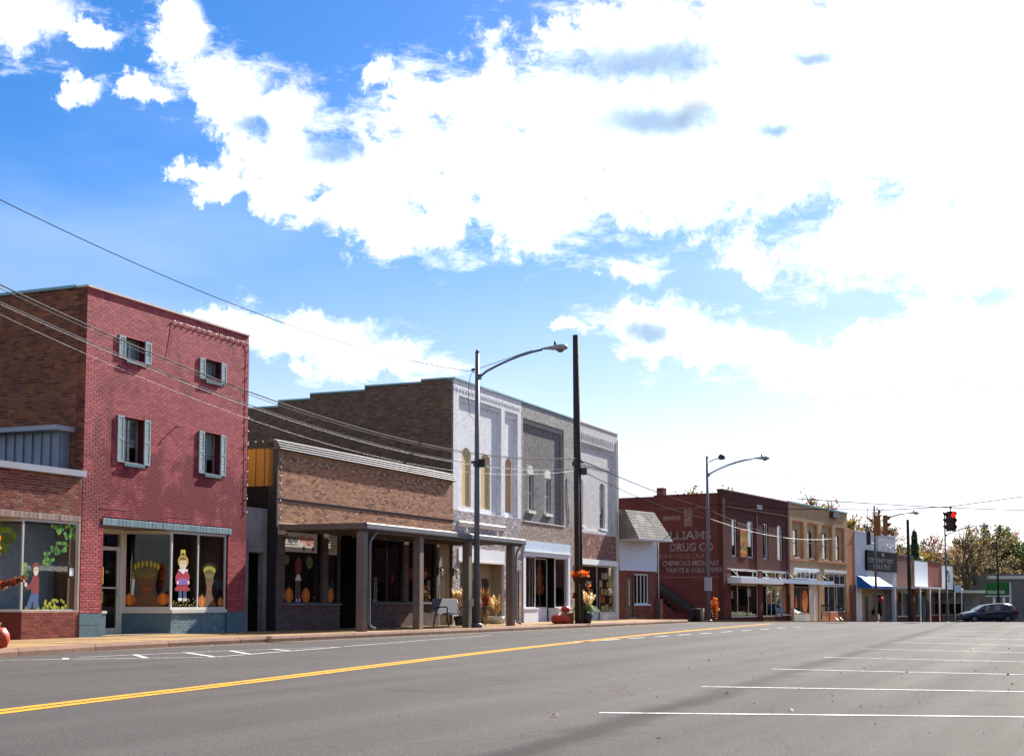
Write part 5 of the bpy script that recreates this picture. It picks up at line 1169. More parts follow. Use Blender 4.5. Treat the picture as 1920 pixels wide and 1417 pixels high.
# ---- row of low shopfronts
def low(name, lab, a0, a1, zt, mat, face=None):
    T = thing(name, lab, 'shop', FB, (a0 + a1) / 2, 0, -1.)
    MB().wall(a0, a1, ZB, zt, 0, .3, [(a0 + .5, a1 - .5, ZB - 1, 2.3)]).build('wall', mat, T); mass(T, a0, a1, ZB, zt - .05, .3, 12, mat)
    MB().box(a0, a1, -.04, .32, zt + .001, zt + .08).build('coping', MATS['dark_metal'], T)
    if face: MB().box(a0 + .15, a1 - .15, -.08, -.001, 2.7, zt - .06).build('facing', MATS[face], T)
    window(T, a0 + .5, a1 - .5, -.3, 2.3, .12, .1, [a0 + .5 + (a1 - a0 - 1) * k for k in (.35, .55)], mat='frame_metal'); MB().box(a0 + .5, a1 - .5, .1, .25, ZB, -.31).build('shop_base', mat, T)
    room(T, a0 + .3, a1 - .3, -1.2, 2.35, .32, 4); return T
low('brown_shopfront', 'plain dark brown shopfront directly beyond the bank', 46.25, 53.3, 5.66, BRN)
low('white_faced_shopfront', 'low shopfront faced with a blank white panel', 53.35, 59.2, 5.34, BRN, 'white_siding')
low('red_brown_shopfront', 'reddish brown shopfront between two white panels', 59.25, 65.5, 5.36, M('maroon_wall', (124, 62, 52), .9))
T = low('emblem_shopfront', 'white shopfront with a circular emblem at the row end', 65.55, 71.2, 5.15, BRN, 'metal_panel')
q = MB(); n = 20; q.m(MATS['navy'])
for k in range(n):
    t0, t1 = 2 * math.pi * k / n, 2 * math.pi * (k + 1) / n; c0, s0, c1, s1 = math.cos(t0), math.sin(t0), math.cos(t1), math.sin(t1)
    q.flat([(68.4 + 1.05 * c0, 4.0 + .62 * s0), (68.4 + 1.05 * c1, 4.0 + .62 * s1), (68.4 + .85 * c1, 4.0 + .50 * s1), (68.4 + .85 * c0, 4.0 + .50 * s0)], -.084)
q.flat([(67.5, 3.3), (67.8, 3.3), (68.4, 4.3), (69.0, 3.3), (69.3, 3.3), (68.5, 4.65), (68.3, 4.65)], -.085); q.build('emblem', None, T)
T = thing('row_canopy', 'thin white canopy on posts along the low shopfronts', 'canopy', FB, 58, -1, -1.)
MB().box(46.3, 66, -2.2, -.1, 2.45, 2.62).build('deck', MATS['white_paint'], T)
q = MB(); q.add([(62, -.1, 2.9), (71, -.1, 2.4), (71, -2.0, 1.75), (62, -2.2, 2.35)], [(0, 3, 2, 1)]); q.add([(62, -.1, 2.85), (71, -.1, 2.35), (71, -2.0, 1.70), (62, -2.2, 2.30)], [(0, 1, 2, 3)]); q.build('sloping_deck', MATS['wood_brown'], T)
for a in (47, 51, 55, 58.5, 62, 65.5):
    q = MB(); q.tube([(a, -2.1, -1.2), (a, -2.1, 2.45)], .08, 6); q.build('post', MATS['white_paint'], T)
MB().box(56.6, 57.6, -.05, .02, -1.2, 1.8).build('teal_door', M('door_teal', (40, 116, 130), .6), T)
# ---- stair parapet in the alley
T = thing('alley_stair', 'sloping brick stair wall with dark steps against the drugstore flank', 'stairs', FB, -1.2, 3.5, -.3)
MB(side_xf(-1.5)).prism([(-2.3, -.4), (-2.3, .15), (-3.1, .55), (-5.6, 2.35), (-9, 2.35), (-9, -.4)], 0, .25).build('parapet', STAIRW, T)
q = MB()
for k in range(10): q.box(-1.25, -.02, 2.6 + k * .3, 9, -.3 + k * .26, -.05 + k * .26)
q.build('steps', MATS['dark_metal'], T)
MB(side_xf(-.3)).prism([(-2.2, .35), (-2.2, .9), (-6.2, 3.5), (-6.2, 2.9)], 0, .2).build('handrail_board', MATS['door_dark'], T)
q = MB(); q.tube([(-1.38, 2.4, 1.0), (-1.38, 5.6, 3.2)], .04, 6); q.build('handrail', MATS['dark_metal'], T)

# ================================================================== ACROSS THE STREET (seen in the windows)
for nm, lab, a0, a1, h, mt, aw in (('opposite_brick_store', 'brick store across the street, mirrored in the shop windows', -14, 12, 7.5, BRN, False),
                                   ('opposite_long_store', 'long low pale-fronted store across the street, mirrored in the far windows', 12.3, 48, 7.2, MATS['metal_panel_grey'], True),  # unseen front made pale grey to lighten its reflection in the glass
                                   ('opposite_far_store', 'two-storey brick store farther along the opposite side, mirrored in glass', 48.3, 84, 8.6, BRN, False), ('opposite_end_store', 'last brick store along the opposite side, mirrored in glass', 84.3, 140, 8.0, WILL, False),
                                   ('opposite_tall_store', 'tall brick store behind the camera across the street', -40, -14.3, 9, BRN, False)):
    T = thing(nm, lab, 'shop', FA, (a0 + a1) / 2, -34, 0)
    n = int((a1 - a0) / 4); hol = [(a0 + .8 + k * 4, a0 + 3.6 + k * 4, .8, 2.8) for k in range(n)]
    MB(lambda x, y, z: (x, -34 - y, z)).wall(a0, a1, 0, h, 0, .3, hol).build('wall', mt, T)
    MB(lambda x, y, z: (x, -34 - y, z)).wall(a0, a1, 0, h, 9.7, 10).build('rear_wall', mt, T)
    q = MB(); q.box(a0, a0 + .3, -43.7, -34.3, 0, h); q.box(a1 - .3, a1, -43.7, -34.3, 0, h); q.build('side_wall', mt, T)
    MB().box(a0 + .3, a1 - .3, -43.7, -34.3, h - .7, h - .5).build('roof', MATS['roof_flat'], T)
    for hh in hol: MB().box(hh[0], hh[1], -34.25, -34.2, hh[2], hh[3]).build('pane', GLASS, T)
    MB().box(a0 + .3, a1 - .3, -38, -37.9, .1, h - .8).build('inner_wall', MATS['room_dark'], T)
    if aw:
        q = MB(); nst = int((a1 - a0 - 2) / .35)
        for k in range(nst): q.m(MATS['white_paint' if k % 2 else 'grey_metal']).add([(a0 + 1 + k * .35, -34, 3.6), (a0 + 1.35 + k * .35, -34, 3.6), (a0 + 1.35 + k * .35, -32.2, 2.9), (a0 + 1 + k * .35, -32.2, 2.9)], [(0, 1, 2, 3)])
        q.build('striped_awning', None, T)
# ================================================================== STREET FURNITURE
def cat(p, q, sag, n=24):
    p, q = Vector(p), Vector(q); return [p.lerp(q, i / n) - Vector((0, 0, sag * 4 * (i / n) * (1 - i / n))) for i in range(n + 1)]
def wire(label, pts, r=.01, mat='dark_metal', name='overhead_wire', group=None):
    q = MB(); q.tube(pts, r, 5); o = q.build(name, MATS[mat]); o['label'] = label; o['category'] = 'wire'
    if group: o['group'] = group
    return o
def lamp_post(label, base, rz, h=10.2, arm_z=9.15, reach=3.15, mat='pole_metal', tip=10.02, pr=.118):
    T = ident('street_lamp', label, 'street lamp', base, rz, 'cobra-head street lamps')
    q = MB(); q.tube([(0, 0, 0), (0, 0, h * .5), (0, 0, h - .15)], pr, 12, pr * .63); q.lathe([(.085, h - .15), (.02, h)], 12); q.build('pole', MATS[mat], T)
    q = MB(); q.lathe([(.2, 0), (.2, .12), (.15, .16)], 12); q.build('base', MATS[mat], T)
    q = MB(); pts = [(0, 0, arm_z)] + [(reach * t, 0, arm_z + (tip - arm_z) * math.sin(t * 1.57) ** .9) for t in (.12, .25, .4, .55, .7, .82)]; pts[0] = (.1, 0, arm_z)
    q.tube(pts, .045, 8); q.tube([(.09, 0, arm_z + .32), (reach * .7, 0, tip - .02)], .012, 5); q.box(.06, .16, -.06, .06, arm_z - .1, arm_z + .1); q.build('arm', MATS[mat], T)
    q = MB(); c = Matrix.Rotation(R(90), 3, 'Y'); q.m(MATS['grey_metal'])
    q.lathe([(.03, -.62), (.07, -.5), (.10, -.30), (.17, .0), (.19, .2), (.15, .34), (.04, .40)], 12, (reach, 0, tip), tilt=Matrix.Diagonal((1, 1, .62)).to_3x3() @ c)
    q.m(MATS['galvanised']).lathe([(.06, -.13), (.14, -.07), (.16, .0)], 10, (reach + .12, 0, tip - .05)); q.m(MATS['dark_metal']).lathe([(.045, 0), (.045, .14)], 8, (reach - .08, 0, tip + .09)); q.build('lamp_head', None, T)
    return T
OUTROT = FA.ang - R(90)          # pointing out over the road
def wA(a, y, z): return FA.w(a, y, z)
L1 = lamp_post('grey metal street lamp in front of the canopy posts', wA(17.03, -3.38, SW), OUTROT)
q = MB(); q.box(-.10, .10, -.12, -.07, 5.85, 6.05); q.box(.06, .34, -.06, .06, 5.82, 6.12); q.box(-.16, .16, -.16, -.10, 5.95, 6.05); q.build('clamp', MATS['dark_metal'], L1)
q = MB(); q.tube([(-.09, 0, 9.35), (-.22, -.05, 9.3), (-.30, -.05, 9.0), (-.36, -.02, 8.4), (-.28, 0, 7.7), (-.12, 0, 7.6)], .012, 5); q.tube([(-.09, -.02, 9.45), (-.2, -.08, 9.4)], .05, 6); q.build('service_cable', MATS['black_iron'], L1)
L0 = lamp_post('street lamp beyond the left edge of the view', wA(-13.4, -4.6, SW), OUTROT)
L2 = lamp_post('street lamp on the corner beside the drugstore', (11.92, 85, -.12), R(-18), 10.15, 8.95, 3.4, tip=9.88)
q = MB(); q.tube([(0, 0, 9.7), (.5, .3, 9.95), (.75, .4, 10.0)], .03, 5); q.lathe([(.1, -.05), (.22, .0), (.2, .2), (.05, .3)], 10, (.82, .45, 9.95)); q.build('floodlight', MATS['dark_metal'], L2)
MB().box(-.22, .22, -.18, -.12, 1.9, 2.7).build('meter_box', MATS['metal_panel_grey'], L2)
L3 = lamp_post('street lamp in front of the bank sign', (30.9, 119, -.65), R(-15), 10.0, 8.4, 3.3, tip=9.3)
L4 = lamp_post('farthest street lamp, behind the red traffic signal', (40.6, 131, -.85), R(-10), 10.3, 8.2, 3.6, tip=9.1, pr=.10)
# utility poles
def upole(label, base, h, r=.17, lean=0.):
    T = ident('utility_pole', label, 'utility pole', base, 0, 'wooden utility poles')
    q = MB(); q.tube([(0, 0, -.1), (lean * .5, 0, h * .5), (lean, 0, h)], r, 12, r * .72); q.build('pole', MATS['wood_dark'], T); return T
U1 = upole('tall dark wooden utility pole with flower basket, before the pale building', wA(27.70, -3.38, SW), 12.6, .19, -.1)
q = MB(); q.box(-.28, -.02, -.24, .24, 6.85, 7.0); q.box(.1, .36, -.12, .12, 6.45, 6.75); q.tube([(-.05, 0, 7.05), (.25, 0, 7.0)], .05, 6); q.build('cable_clamp', MATS['black_iron'], U1)
q = MB(); q.tube([(.02, -.175, .2), (.0, -.165, 6.4)], .022, 6); q.build('conduit', MATS['stucco'], U1)
for k in range(9): MB().box(-.02, .02, -.20, -.15, 7.6 + k * .5, 7.63 + k * .5).build('pole_bolt', MATS['rust'], U1)
U0 = upole('wooden utility pole out of frame carrying the cable span', wA(-12.6, -3.9, SW), 12.2)
U2 = upole('dark wooden pole standing before the low shopfronts', (32.6, 115, -.62), 8.5, .17)
U3 = upole('wooden pole in front of the grey building and green sign', (49.6, 143, -1.0), 8.6, .12)
# cables
M('cable', (112, 108, 104), .9, .1, 4, 0, 0, spec=.05); M('cable_black', (20, 20, 22), .9, .1, 4, 0, 0, spec=.05)
CG = 'heavy cable bundles along the near block'
def cab(label, a0, z0, a1, z1, sag, off=0., r=.02, mat='cable'):
    wire(label, cat(wA(a0, -3.5 - off, z0), wA(a1, -3.38, z1), sag, 40), r, mat)
cab('upper strand of the upper heavy cable crossing the red building', -12.6, 8.50, 27.6, 7.34, 1.50, 0, .018)
cab('lower strand of the upper heavy cable crossing the red building', -12.6, 8.41, 27.6, 7.30, 1.515, .03, .010)
cab('lower heavy cable crossing the red building', -12.6, 8.10, 27.6, 6.86, 1.42, .02, .014)
cab('thin lashing strand beside the lower heavy cable', -12.6, 8.05, 27.6, 6.84, 1.44, .05, .007, 'pole_metal')
cab('thin slack wire under the heavy cables', -12.6, 7.95, 27.6, 6.80, 1.72, .08, .006, 'dark_metal')
wire('thin dark wire from the left edge to the first street lamp', cat(wA(-13.4, -4.6, 9.55), wA(16.95, -3.4, 9.48), .85, 40), .010, 'cable_black')
wire('thin wire from the first street lamp to the white parapet', cat(wA(17.1, -3.3, 9.1), wA(26.0, .0, 10.25), .05, 10), .008)
P1 = wA(27.7, -3.38, 7.3); P2 = Vector((11.92, 85, 6.75))
wire('heavy cable from the utility pole to the corner street lamp', cat(P1, P2, .15), .022, 'cable_black'); wire('lower heavy cable from the utility pole to the corner street lamp', cat(wA(27.7, -3.38, 6.85), Vector((11.85, 85, 6.15)), .25), .017, 'cable_black')
wire('pale wire from the corner lamp to the far wooden pole', cat(P2, (32.6, 115, 6.6), 1.5), .018, 'cable'); wire('thin wire from the corner lamp toward the bank front', cat((11.92, 85, 6.2), (24, 104, 5.8), .5), .016)
wire('thin high wire leaving the pale building for the corner lamp', cat((6.4, 80, 9.8), (11.92, 85, 9.1), .35), .010, 'pole_metal'); wire('high thin wire from the corner lamp to the sky at right', cat((11.92, 85, 9.0), (60, 110, 11.4), .3), .012, 'pole_metal')
wire('dark wire above the tan building roof', cat((18.0, 88, 7.6), (60, 120, 9.0), .4), .026, 'cable_black')
wire('thin wire behind the parapet above the drugstore', cat((9, 108, 9.3), (14, 96.5, 8.6), .3), .012)
wire('slack wire against the trees above the minivan', cat((44, 135, 4.9), (49.6, 143, 5.4), .5), .014, 'cable'); wire('slack wire toward the grey building', cat((49.6, 143, 5.4), (60, 145, 4.4), .5), .014, 'cable')
# traffic signals on a span wire
TA, TB_ = Vector((12.2, 85, 6.05)), Vector((48, 75, 8.7))
def span(x): return None
SPAN = [Vector((12.05, 85, 7.0)), Vector((16.5, 82, 6.55)), Vector((21.55, 80, 6.36)), Vector((25.15, 80, 6.55)), Vector((29.5, 80, 7.15)), Vector((50, 78, 10.4))]
wire('span wire carrying the traffic signals', SPAN, .022, 'cable_black')
M('signal_yellow', (206, 140, 50), .5, .08); RED_L = None
def lens(name, c, e=0.):
    b = NB(name); m = b.fin(lin(c), .3, .5)
    if e: b.bsdf.inputs['Emission Color'].default_value = (*lin(c), 1); b.bsdf.inputs['Emission Strength'].default_value = e
    MATS[name] = m; return m
lens('lens_red', (255, 16, 14), 1.5); lens('lens_dark', (60, 44, 30))
def signal(label, loc, faces, scale=1., body='signal_yellow'):
    T = ident('traffic_signal', label, 'traffic signal', loc, 0, 'traffic signals on the span wire')
    q = MB(); q.tube([(0, 0, 0), (0, 0, -.28)], .03, 6); q.box(-.06, .06, -.06, .06, -.1, 0); q.build('hanger', MATS['dark_metal'], T)
    for ang, lit, dx in faces:
        rot = Matrix.Rotation(ang, 3, 'Z')
        def X(x, y, z, rot=rot, dx=dx): p = rot @ Vector((x, y - .11, z)) * scale; return (p.x + dx, p.y, p.z - .28)
        q = MB(X); q.m(MATS[body])
        for k in range(3): q.box(-.17, .17, -.10, .10, -.36 * (k + 1) + .004, -.36 * k)
        hs = q.build('housing', None, T)
        for k in range(3):
            z = -.18 - .36 * k
            q = MB(X); n = 12; q.m(MATS['lens_red' if (lit and k == 0) else 'lens_dark'])
            q.add([(.135 * math.cos(6.283 * t / n), -.115, z + .135 * math.sin(6.283 * t / n)) for t in range(n)] + [(0, -.14, z)], [(t, (t + 1) % n, n) for t in range(n)]); q.build('lens', None, hs)
            q = MB(X); vis = []
            for t in range(10):
                an = R(-20 + t * 220 / 9); vis.append((.15 * math.cos(an), .15 * math.sin(an)))
            v = [(x, -.10, z + zz) for x, zz in vis] + [(x, -.10 - (.20 if 2 <= i <= 7 else .12), z + zz) for i, (x, zz) in enumerate(vis)]
            q.add(v, [(i, i + 1, i + 11, i + 10) for i in range(9)]); q.build('visor', MATS['signal_visor'], hs)
    return T
M('signal_front', (92, 72, 46), .6, .1); M('signal_visor', (64, 54, 46), .6, .08); M('signal_back', (150, 92, 46), .6, .1); M('signal_dark', (46, 38, 42), .6, .08)
S1 = signal('traffic signal showing red, facing the camera', (25.15, 80, 6.55), [(R(16), True, .0), (R(-82), False, .0)], 1.05, 'signal_front')
S2 = signal('traffic signal seen from behind, left of the lit one', (21.05, 80, 6.33), [(R(172), False, -.12), (R(85), False, .22)], 1.08, 'signal_back')
S3 = signal('small far traffic signal hanging by the bank lamp', (24.6, 96.5, 6.2), [(R(150), False, 0)], .8, 'signal_dark')
q = MB(); q.tube([(-.05, 0, 0), (-.0, 0, 1.4)], .02, 5); q.build('drop_rod', MATS['dark_metal'], S3)
# bench
def bench(label, base, rz, mat='bench_metal'):
    T = ident('bench', label, 'bench', base, rz, 'metal pavement benches'); W = 2.0     # x along the seat, -y to the front
    for x in (.03, W - .03):
        q = MB(); q.tube([(x, -.42, 0), (x, -.36, .2), (x, -.34, .42), (x, -.36, .60), (x, -.33, .66), (x, -.15, .66), (x, .08, .63)], .022, 7)
        q.tube([(x, .14, 0), (x, .10, .2), (x, .06, .42), (x, .12, .66), (x, .2, .92)], .022, 7); q.tube([(x, -.34, .41), (x, .06, .41)], .018, 6); q.build('end_frame', MATS['black_iron'], T)
    q = MB(); q.prismx([(-.42, .40), (-.40, .45), (-.30, .445), (-.1, .42), (.04, .43), (.04, .41), (-.1, .40), (-.3, .42)], .05, W - .05); q.build('seat', MATS['grey_metal' if mat == 'bench_metal' else mat], T)
    q = MB(); q.prismx([(.055, .46), (.075, .46), (.21, .90), (.22, .94), (.19, .93)], .05, W - .05); q.build('backrest', MATS[mat], T)
    return T
M('bench_metal', (38, 42, 54), .6, .08, 30, 0, .25, 70, spec=.3)
bench('black-framed metal bench under the canopy end', wA(18.1, -1.25, SW), FA.ang).scale = (1.12, 1.18, 1.12)
bench('dark bench outside the drugstore window', FB.w(8.6, -.9, ground_z(FB.w(8.6, -.9).y) + .13), FB.ang, 'dark_metal')
def rocker(label, base, rz):
    T = ident('rocking_chair', label, 'chair', base, rz, 'rocking chairs on the far pavement'); m = MATS['black_iron']
    for x in (0, .6):
        q = MB(); q.tube([(x, -.5 + k * .12, .02 + .012 * (k - 4) ** 2) for k in range(10)], .025, 5); q.build('rocker', m, T)
        q = MB(); q.tube([(x, -.3, .06), (x, -.3, .68)], .025, 6); q.tube([(x, .18, .06), (x, .2, .45), (x, .42, 1.25)], .025, 6); q.tube([(x, -.36, .68), (x, .22, .68)], .025, 6); q.build('leg', m, T)
    MB().box(0, .6, -.33, .2, .42, .46).build('seat', m, T)
    for k in range(5):
        q = MB(); q.tube([(.08 + k * .11, .2, .48), (.08 + k * .11, .41, 1.2)], .02, 5); q.build('slat', m, T)
    MB().box(-.02, .62, .37, .43, 1.15, 1.28).build('top_rail', m, T); return T
rocker('black rocking chair by the white panel of the tan building', FB.w(18.6, -1.1, ground_z(FB.w(18.6, -1).y) + .13), FB.ang - R(70))
rocker('black rocking chair before the right window of the tan building', FB.w(24.6, -.9, ground_z(FB.w(24.6, -1).y) + .13), FB.ang - R(20))
# bin
T = ident('trash_bin', 'dark round trash bin by the alley stair', 'bin', (11.5, 88.2, -.18)); q = MB(); q.m(MATS['dark_metal']).lathe([(.30, 0), (.34, .85), (.36, .87), (.30, .88)], 14); q.build('body', None, T)
q = MB(); q.lathe([(.12, 0), (.16, .9), (.14, .9)], 10, (.42, 0, .0)); q.build('post', MATS['concrete'], T)
# pumpkins
def pumpkin(label, loc, r, mat='pumpkin', sz=.85):
    T = ident('pumpkin', label, 'pumpkin', loc, rnd.uniform(0, 3), 'pumpkins on the pavement')
    q = MB(); q.lathe([(r * .25, .02 * r), (r * .75, .08 * r), (r, r * .7 * sz), (r * .95, r * 1.15 * sz), (r * .6, r * 1.65 * sz), (r * .2, r * 1.7 * sz), (.01, r * 1.6 * sz)], 32, rib=.10, nr=16); q.build('fruit', MATS[mat], T)
    q = MB(); q.tube([(0, 0, r * 1.5 * sz), (.1 * r, 0, r * 1.9 * sz), (.25 * r, 0, r * 2.05 * sz)], .14 * r, 6, .08 * r); q.build('stem', MATS['stem_green'], T); return T
pumpkin('large tall orange pumpkin at the kerb, left edge', wA(-7.72, -4.3, SW), .22, 'pumpkin_red', 1.1)
pumpkin('red-orange pumpkin lowest by the utility pole', wA(26.75, -3.0, SW), .29, 'pumpkin_red', .8); pumpkin('round red pumpkin beside the planter', wA(27.2, -2.55, SW), .27, 'pumpkin_red'); pumpkin('small orange pumpkin atop the hay bale', wA(28.2, -2.55, SW + .46), .2, 'pumpkin_red')
T = ident('hay_bale', 'brown hay bale behind the utility pole planter', 'hay bale', wA(28.3, -2.6, SW), FA.ang + R(20)); q = MB(); hr = random.Random(6)
q.box(-.62, .5, -.28, .25, 0, .46); q.m(MATS['straw_dark'])
for k in range(160):
    s = hr.choice((-1, 1)); x, z = hr.uniform(-.5, .5), hr.uniform(0, .45); q.tube([(x, s * .25, z), (x + hr.uniform(-.12, .12), s * (.25 + hr.uniform(.01, .05)), z + hr.uniform(-.04, .04))], .005, 3, cap=False)
q.build('bale', MATS['straw_dark'], T)
# foliage helpers
def blades(mb, c, n, h, spread, w, mats, rr, droop=.3, z0=0.):
    for k in range(n):
        t = rr.uniform(0, 6.283); s = spread * math.sqrt(rr.random()); hh = h * rr.uniform(.6, 1.1); mb.m(MATS[rr.choice(mats)])
        d = Vector((math.cos(t), math.sin(t), 0)); sd = Vector((-d.y, d.x, 0)) * w
        p = [Vector(c) + Vector((0, 0, z0)) + d * (s * f ** 1.6) + Vector((0, 0, hh * (f - droop * f ** 3))) for f in (0, .35, .7, 1.)]
        mb.add([p[0] - sd, p[0] + sd, p[1] - sd, p[1] + sd, p[2] - sd * .8, p[2] + sd * .8, p[3]], [(0, 1, 3, 2), (2, 3, 5, 4), (4, 5, 6)])
def tuft(mb, c, rx, rz, n, s, mats, rr, shell=.5):
    for k in range(n):
        v = Vector((rr.gauss(0, 1), rr.gauss(0, 1), rr.gauss(0, 1))).normalized() * (shell + (1 - shell) * rr.random())
        p = Vector(c) + Vector((v.x * rx, v.y * rx, v.z * rz)); a = Vector((rr.uniform(-1, 1), rr.uniform(-1, 1), rr.uniform(-1, 1))).normalized(); b = a.cross(Vector((rr.uniform(-1, 1), rr.uniform(-1, 1), rr.uniform(-1, 1)))).normalized()
        q = s * rr.uniform(.6, 1.2); mb.m(MATS[rr.choice(mats)]); mb.quad(p - a * q, p + b * q * .6, p + a * q, p - b * q * .6)
def plume(mb, base, top, r, mat, rr):
    b, t = Vector(base), Vector(top); mb.m(MATS['straw_dark']).tube([b, b.lerp(t, .6)], .008, 4, cap=False); mb.m(MATS[mat])
    for k in range(46):
        f = .45 + .55 * k / 45; c = b.lerp(t, f); ang = rr.uniform(0, 6.28); w = r * math.sin((f - .42) / .6 * 3.0) + .01
        d = Vector((math.cos(ang), math.sin(ang), .9)) * w; s = Vector((-math.sin(ang), math.cos(ang), 0)) * .02; mb.add([c - s, c + s, c + d + Vector((0, 0, .03))], [(0, 1, 2)])
fr_ = random.Random(21)
T = ident('corn_stalk_bundle', 'dried corn stalk bundle tied with red ribbon on the street lamp', 'decoration', wA(17.75, -3.40, SW)); q = MB()
blades(q, (0, 0, .05), 110, 1.85, .34, .018, ['straw_dark', 'leaf_brown', 'straw_dark', 'straw', 'leaf_brown'], fr_, .25); blades(q, (0, 0, 1.1), 60, -.95, .18, .014, ['straw_dark', 'straw', 'leaf_brown'], fr_, 0.)
q.build('stalks', None, T); q = MB(); q.m(MATS['ribbon_red']).lathe([(.15, .98), (.17, 1.01), (.15, 1.05)], 10); tuft(q, (.05, -.12, 1.0), .12, .2, 26, .07, ['ribbon_red'], fr_); q.build('ribbon', None, T)
T = ident('corn_stalk_bundle', 'dried orange corn stalk bundle on the corner street lamp', 'decoration', (12.25, 84.8, -.12)); q = MB(); blades(q, (0, 0, .05), 70, 1.9, .4, .03, ['straw_dark', 'leaf_orange', 'leaf_brown'], fr_, .3); tuft(q, (.05, 0, .9), .25, .7, 60, .09, ['leaf_orange', 'leaf_red', 'straw'], fr_); q.build('stalks', None, T)
def potted(label, loc, r, h, pot, fill):
    T = ident('potted_plant', label, 'planter', loc); q = MB(); q.m(MATS[pot]).lathe([(r * .7, 0), (r * .95, h * .6), (r, h), (r * .9, h), (r * .85, h * .85), (.01, h * .84)], 16); q.build('pot', None, T)
    q = MB(); fill(q); q.build('foliage', None, T); return T
def f1(q):
    for k in range(26): t = fr_.uniform(0, 6.3); s = fr_.uniform(.05, .35); plume(q, (0, 0, .3), (s * math.cos(t), s * math.sin(t), fr_.uniform(.8, 1.45)), .11, 'plume_cream', fr_)
    tuft(q, (0, 0, 1.1), .36, .36, 150, .10, ['plume_cream', 'straw', 'plume_cream'], fr_)
potted('pot of cream dried hydrangea heads beside the bench', wA(21.25, -.75, SW), .28, .38, 'dark_metal', f1)
def f2(q):
    for k in range(14): t = fr_.uniform(0, 6.3); s = fr_.uniform(.1, .45); plume(q, (0, 0, .3), (s * math.cos(t), s * math.sin(t), fr_.uniform(.8, 1.3)), .09, fr_.choice(['plume_cream', 'straw']), fr_)
    blades(q, (0, 0, .3), 60, .9, .5, .012, ['straw', 'straw_dark'], fr_, .4)
potted('pale bowl of tan pampas grass by the whitewashed pier', wA(25.2, -.55, SW), .36, .32, 'offwhite', f2)
def f3(q):
    blades(q, (0, 0, .28), 260, .75, .62, .034, ['leaf_green', 'leaf_green', 'stem_green'], fr_, .85)
    for k in range(5): plume(q, (.05, 0, .35), (.12 + k * .1 - .2, fr_.uniform(-.2, .2), 1.0 + fr_.uniform(-.1, .12)), .12, 'plume_cream', fr_)
potted('dark planter with green fern and cream plumes at the utility pole', wA(28.75, -3.28, SW), .26, .34, 'dark_metal', f3).scale = (1.3, 1.3, 1.3)
T = ident('flower_basket', 'orange flower basket strapped on the utility pole', 'planter', wA(27.72, -3.42, SW)); q = MB(); q.m(MATS['wood_dark']).lathe([(.24, 1.72), (.34, 2.0), (.36, 2.02), (.2, 2.02)], 14); q.build('basket', None, T)
q = MB(); tuft(q, (0, -.05, 2.12), .42, .20, 170, .085, ['leaf_orange', 'leaf_orange', 'leaf_orange', 'straw'], fr_); q.build('flowers', None, T); q = MB(); tuft(q, (.34, -.1, 1.5), .09, .4, 26, .06, ['leaf_orange', 'leaf_red', 'leaf_brown'], fr_); q.build('trailing_vine', None, T)
q = MB(); tuft(q, (-.2, -.12, 1.2), .13, .15, 30, .08, ['ribbon_red'], fr_); q.build('ribbon', M('ribbon_dark', (120, 26, 34), .7), T)
T = ident('leaf_garland', 'orange leaf and gourd garland on a stake at the left edge', 'decoration', wA(-7.85, -4.15, SW)); q = MB()
tuft(q, (.05, 0, 2.0), .16, .34, 110, .07, ['leaf_orange', 'straw', 'leaf_orange'], fr_); tuft(q, (.0, 0, 1.55), .16, .30, 90, .07, ['leaf_red', 'leaf_brown', 'leaf_orange'], fr_)
for k in range(8): tuft(q, (.1 + k * .085, -.03 * k, 1.18 + .025 * k), .10, .07, 36, .05, ['leaf_brown', 'leaf_red', 'leaf_brown', 'straw_dark'], fr_)
tuft(q, (0, 0, .8), .1, .7, 90, .06, ['straw', 'leaf_brown', 'straw_dark'], fr_); q.build('leaves', None, T)
q = MB(); q.tube([(0, 0, 0), (0, 0, 2.3)], .04, 8); q.build('stake', MATS['wood_dark'], T)
q = MB()
for z, r_ in ((1.78, .13), (2.02, .12), (2.22, .09)): q.ball((.08, -.05, z), r_, 10, .9)
q.build('gourds', MATS['pumpkin'], T)
# dressed straw figure and flowers by the bank
gz = ground_z(133)
T = ident('scarecrow', 'stuffed figure in white apron and dark jacket below a red bow', 'decoration', (33.9, 130.5, gz)); q = MB()
q.m(MATS['letter_white']).lathe([(.30, .35), (.32, .6), (.24, 1.0), (.2, 1.25)], 12); q.m(MATS['navy']).lathe([(.26, .85), (.30, 1.1), (.22, 1.35), (.1, 1.42)], 12); q.tube([(-.28, 0, 1.28), (-.42, -.05, .95), (-.3, -.18, .8)], .08, 7); q.tube([(.28, 0, 1.28), (.42, -.05, .95), (.3, -.18, .8)], .08, 7); q.tube([(-.12, 0, 0), (-.12, 0, .5)], .1, 7); q.tube([(.12, 0, 0), (.12, 0, .5)], .1, 7); q.build('clothes', None, T)
q = MB(); q.ball((0, 0, 1.56), .15, 10); q.m(MATS['straw']); q.build('head', MATS['straw'], T); q = MB(); tuft(q, (.4, 0, 2.2), .30, .28, 34, .13, ['ribbon_red', 'leaf_red'], fr_); q.m(MATS['wood_dark']).tube([(.4, .1, 0), (.4, .1, 2.2)], .04, 6); q.build('bow', None, T)
T = ident('mum_pot', 'yellow chrysanthemum pot on the pavement by the bank', 'planter', (32.4, 130, gz)); q = MB(); q.m(MATS['dark_metal']).lathe([(.3, 0), (.4, .35), (.35, .35)], 12); q.build('pot', None, T); q = MB(); M('mum_yellow', (226, 180, 40), .7); tuft(q, (0, 0, .6), .62, .34, 240, .09, ['mum_yellow', 'mum_yellow', 'leaf_green'], fr_); q.build('flowers', None, T)
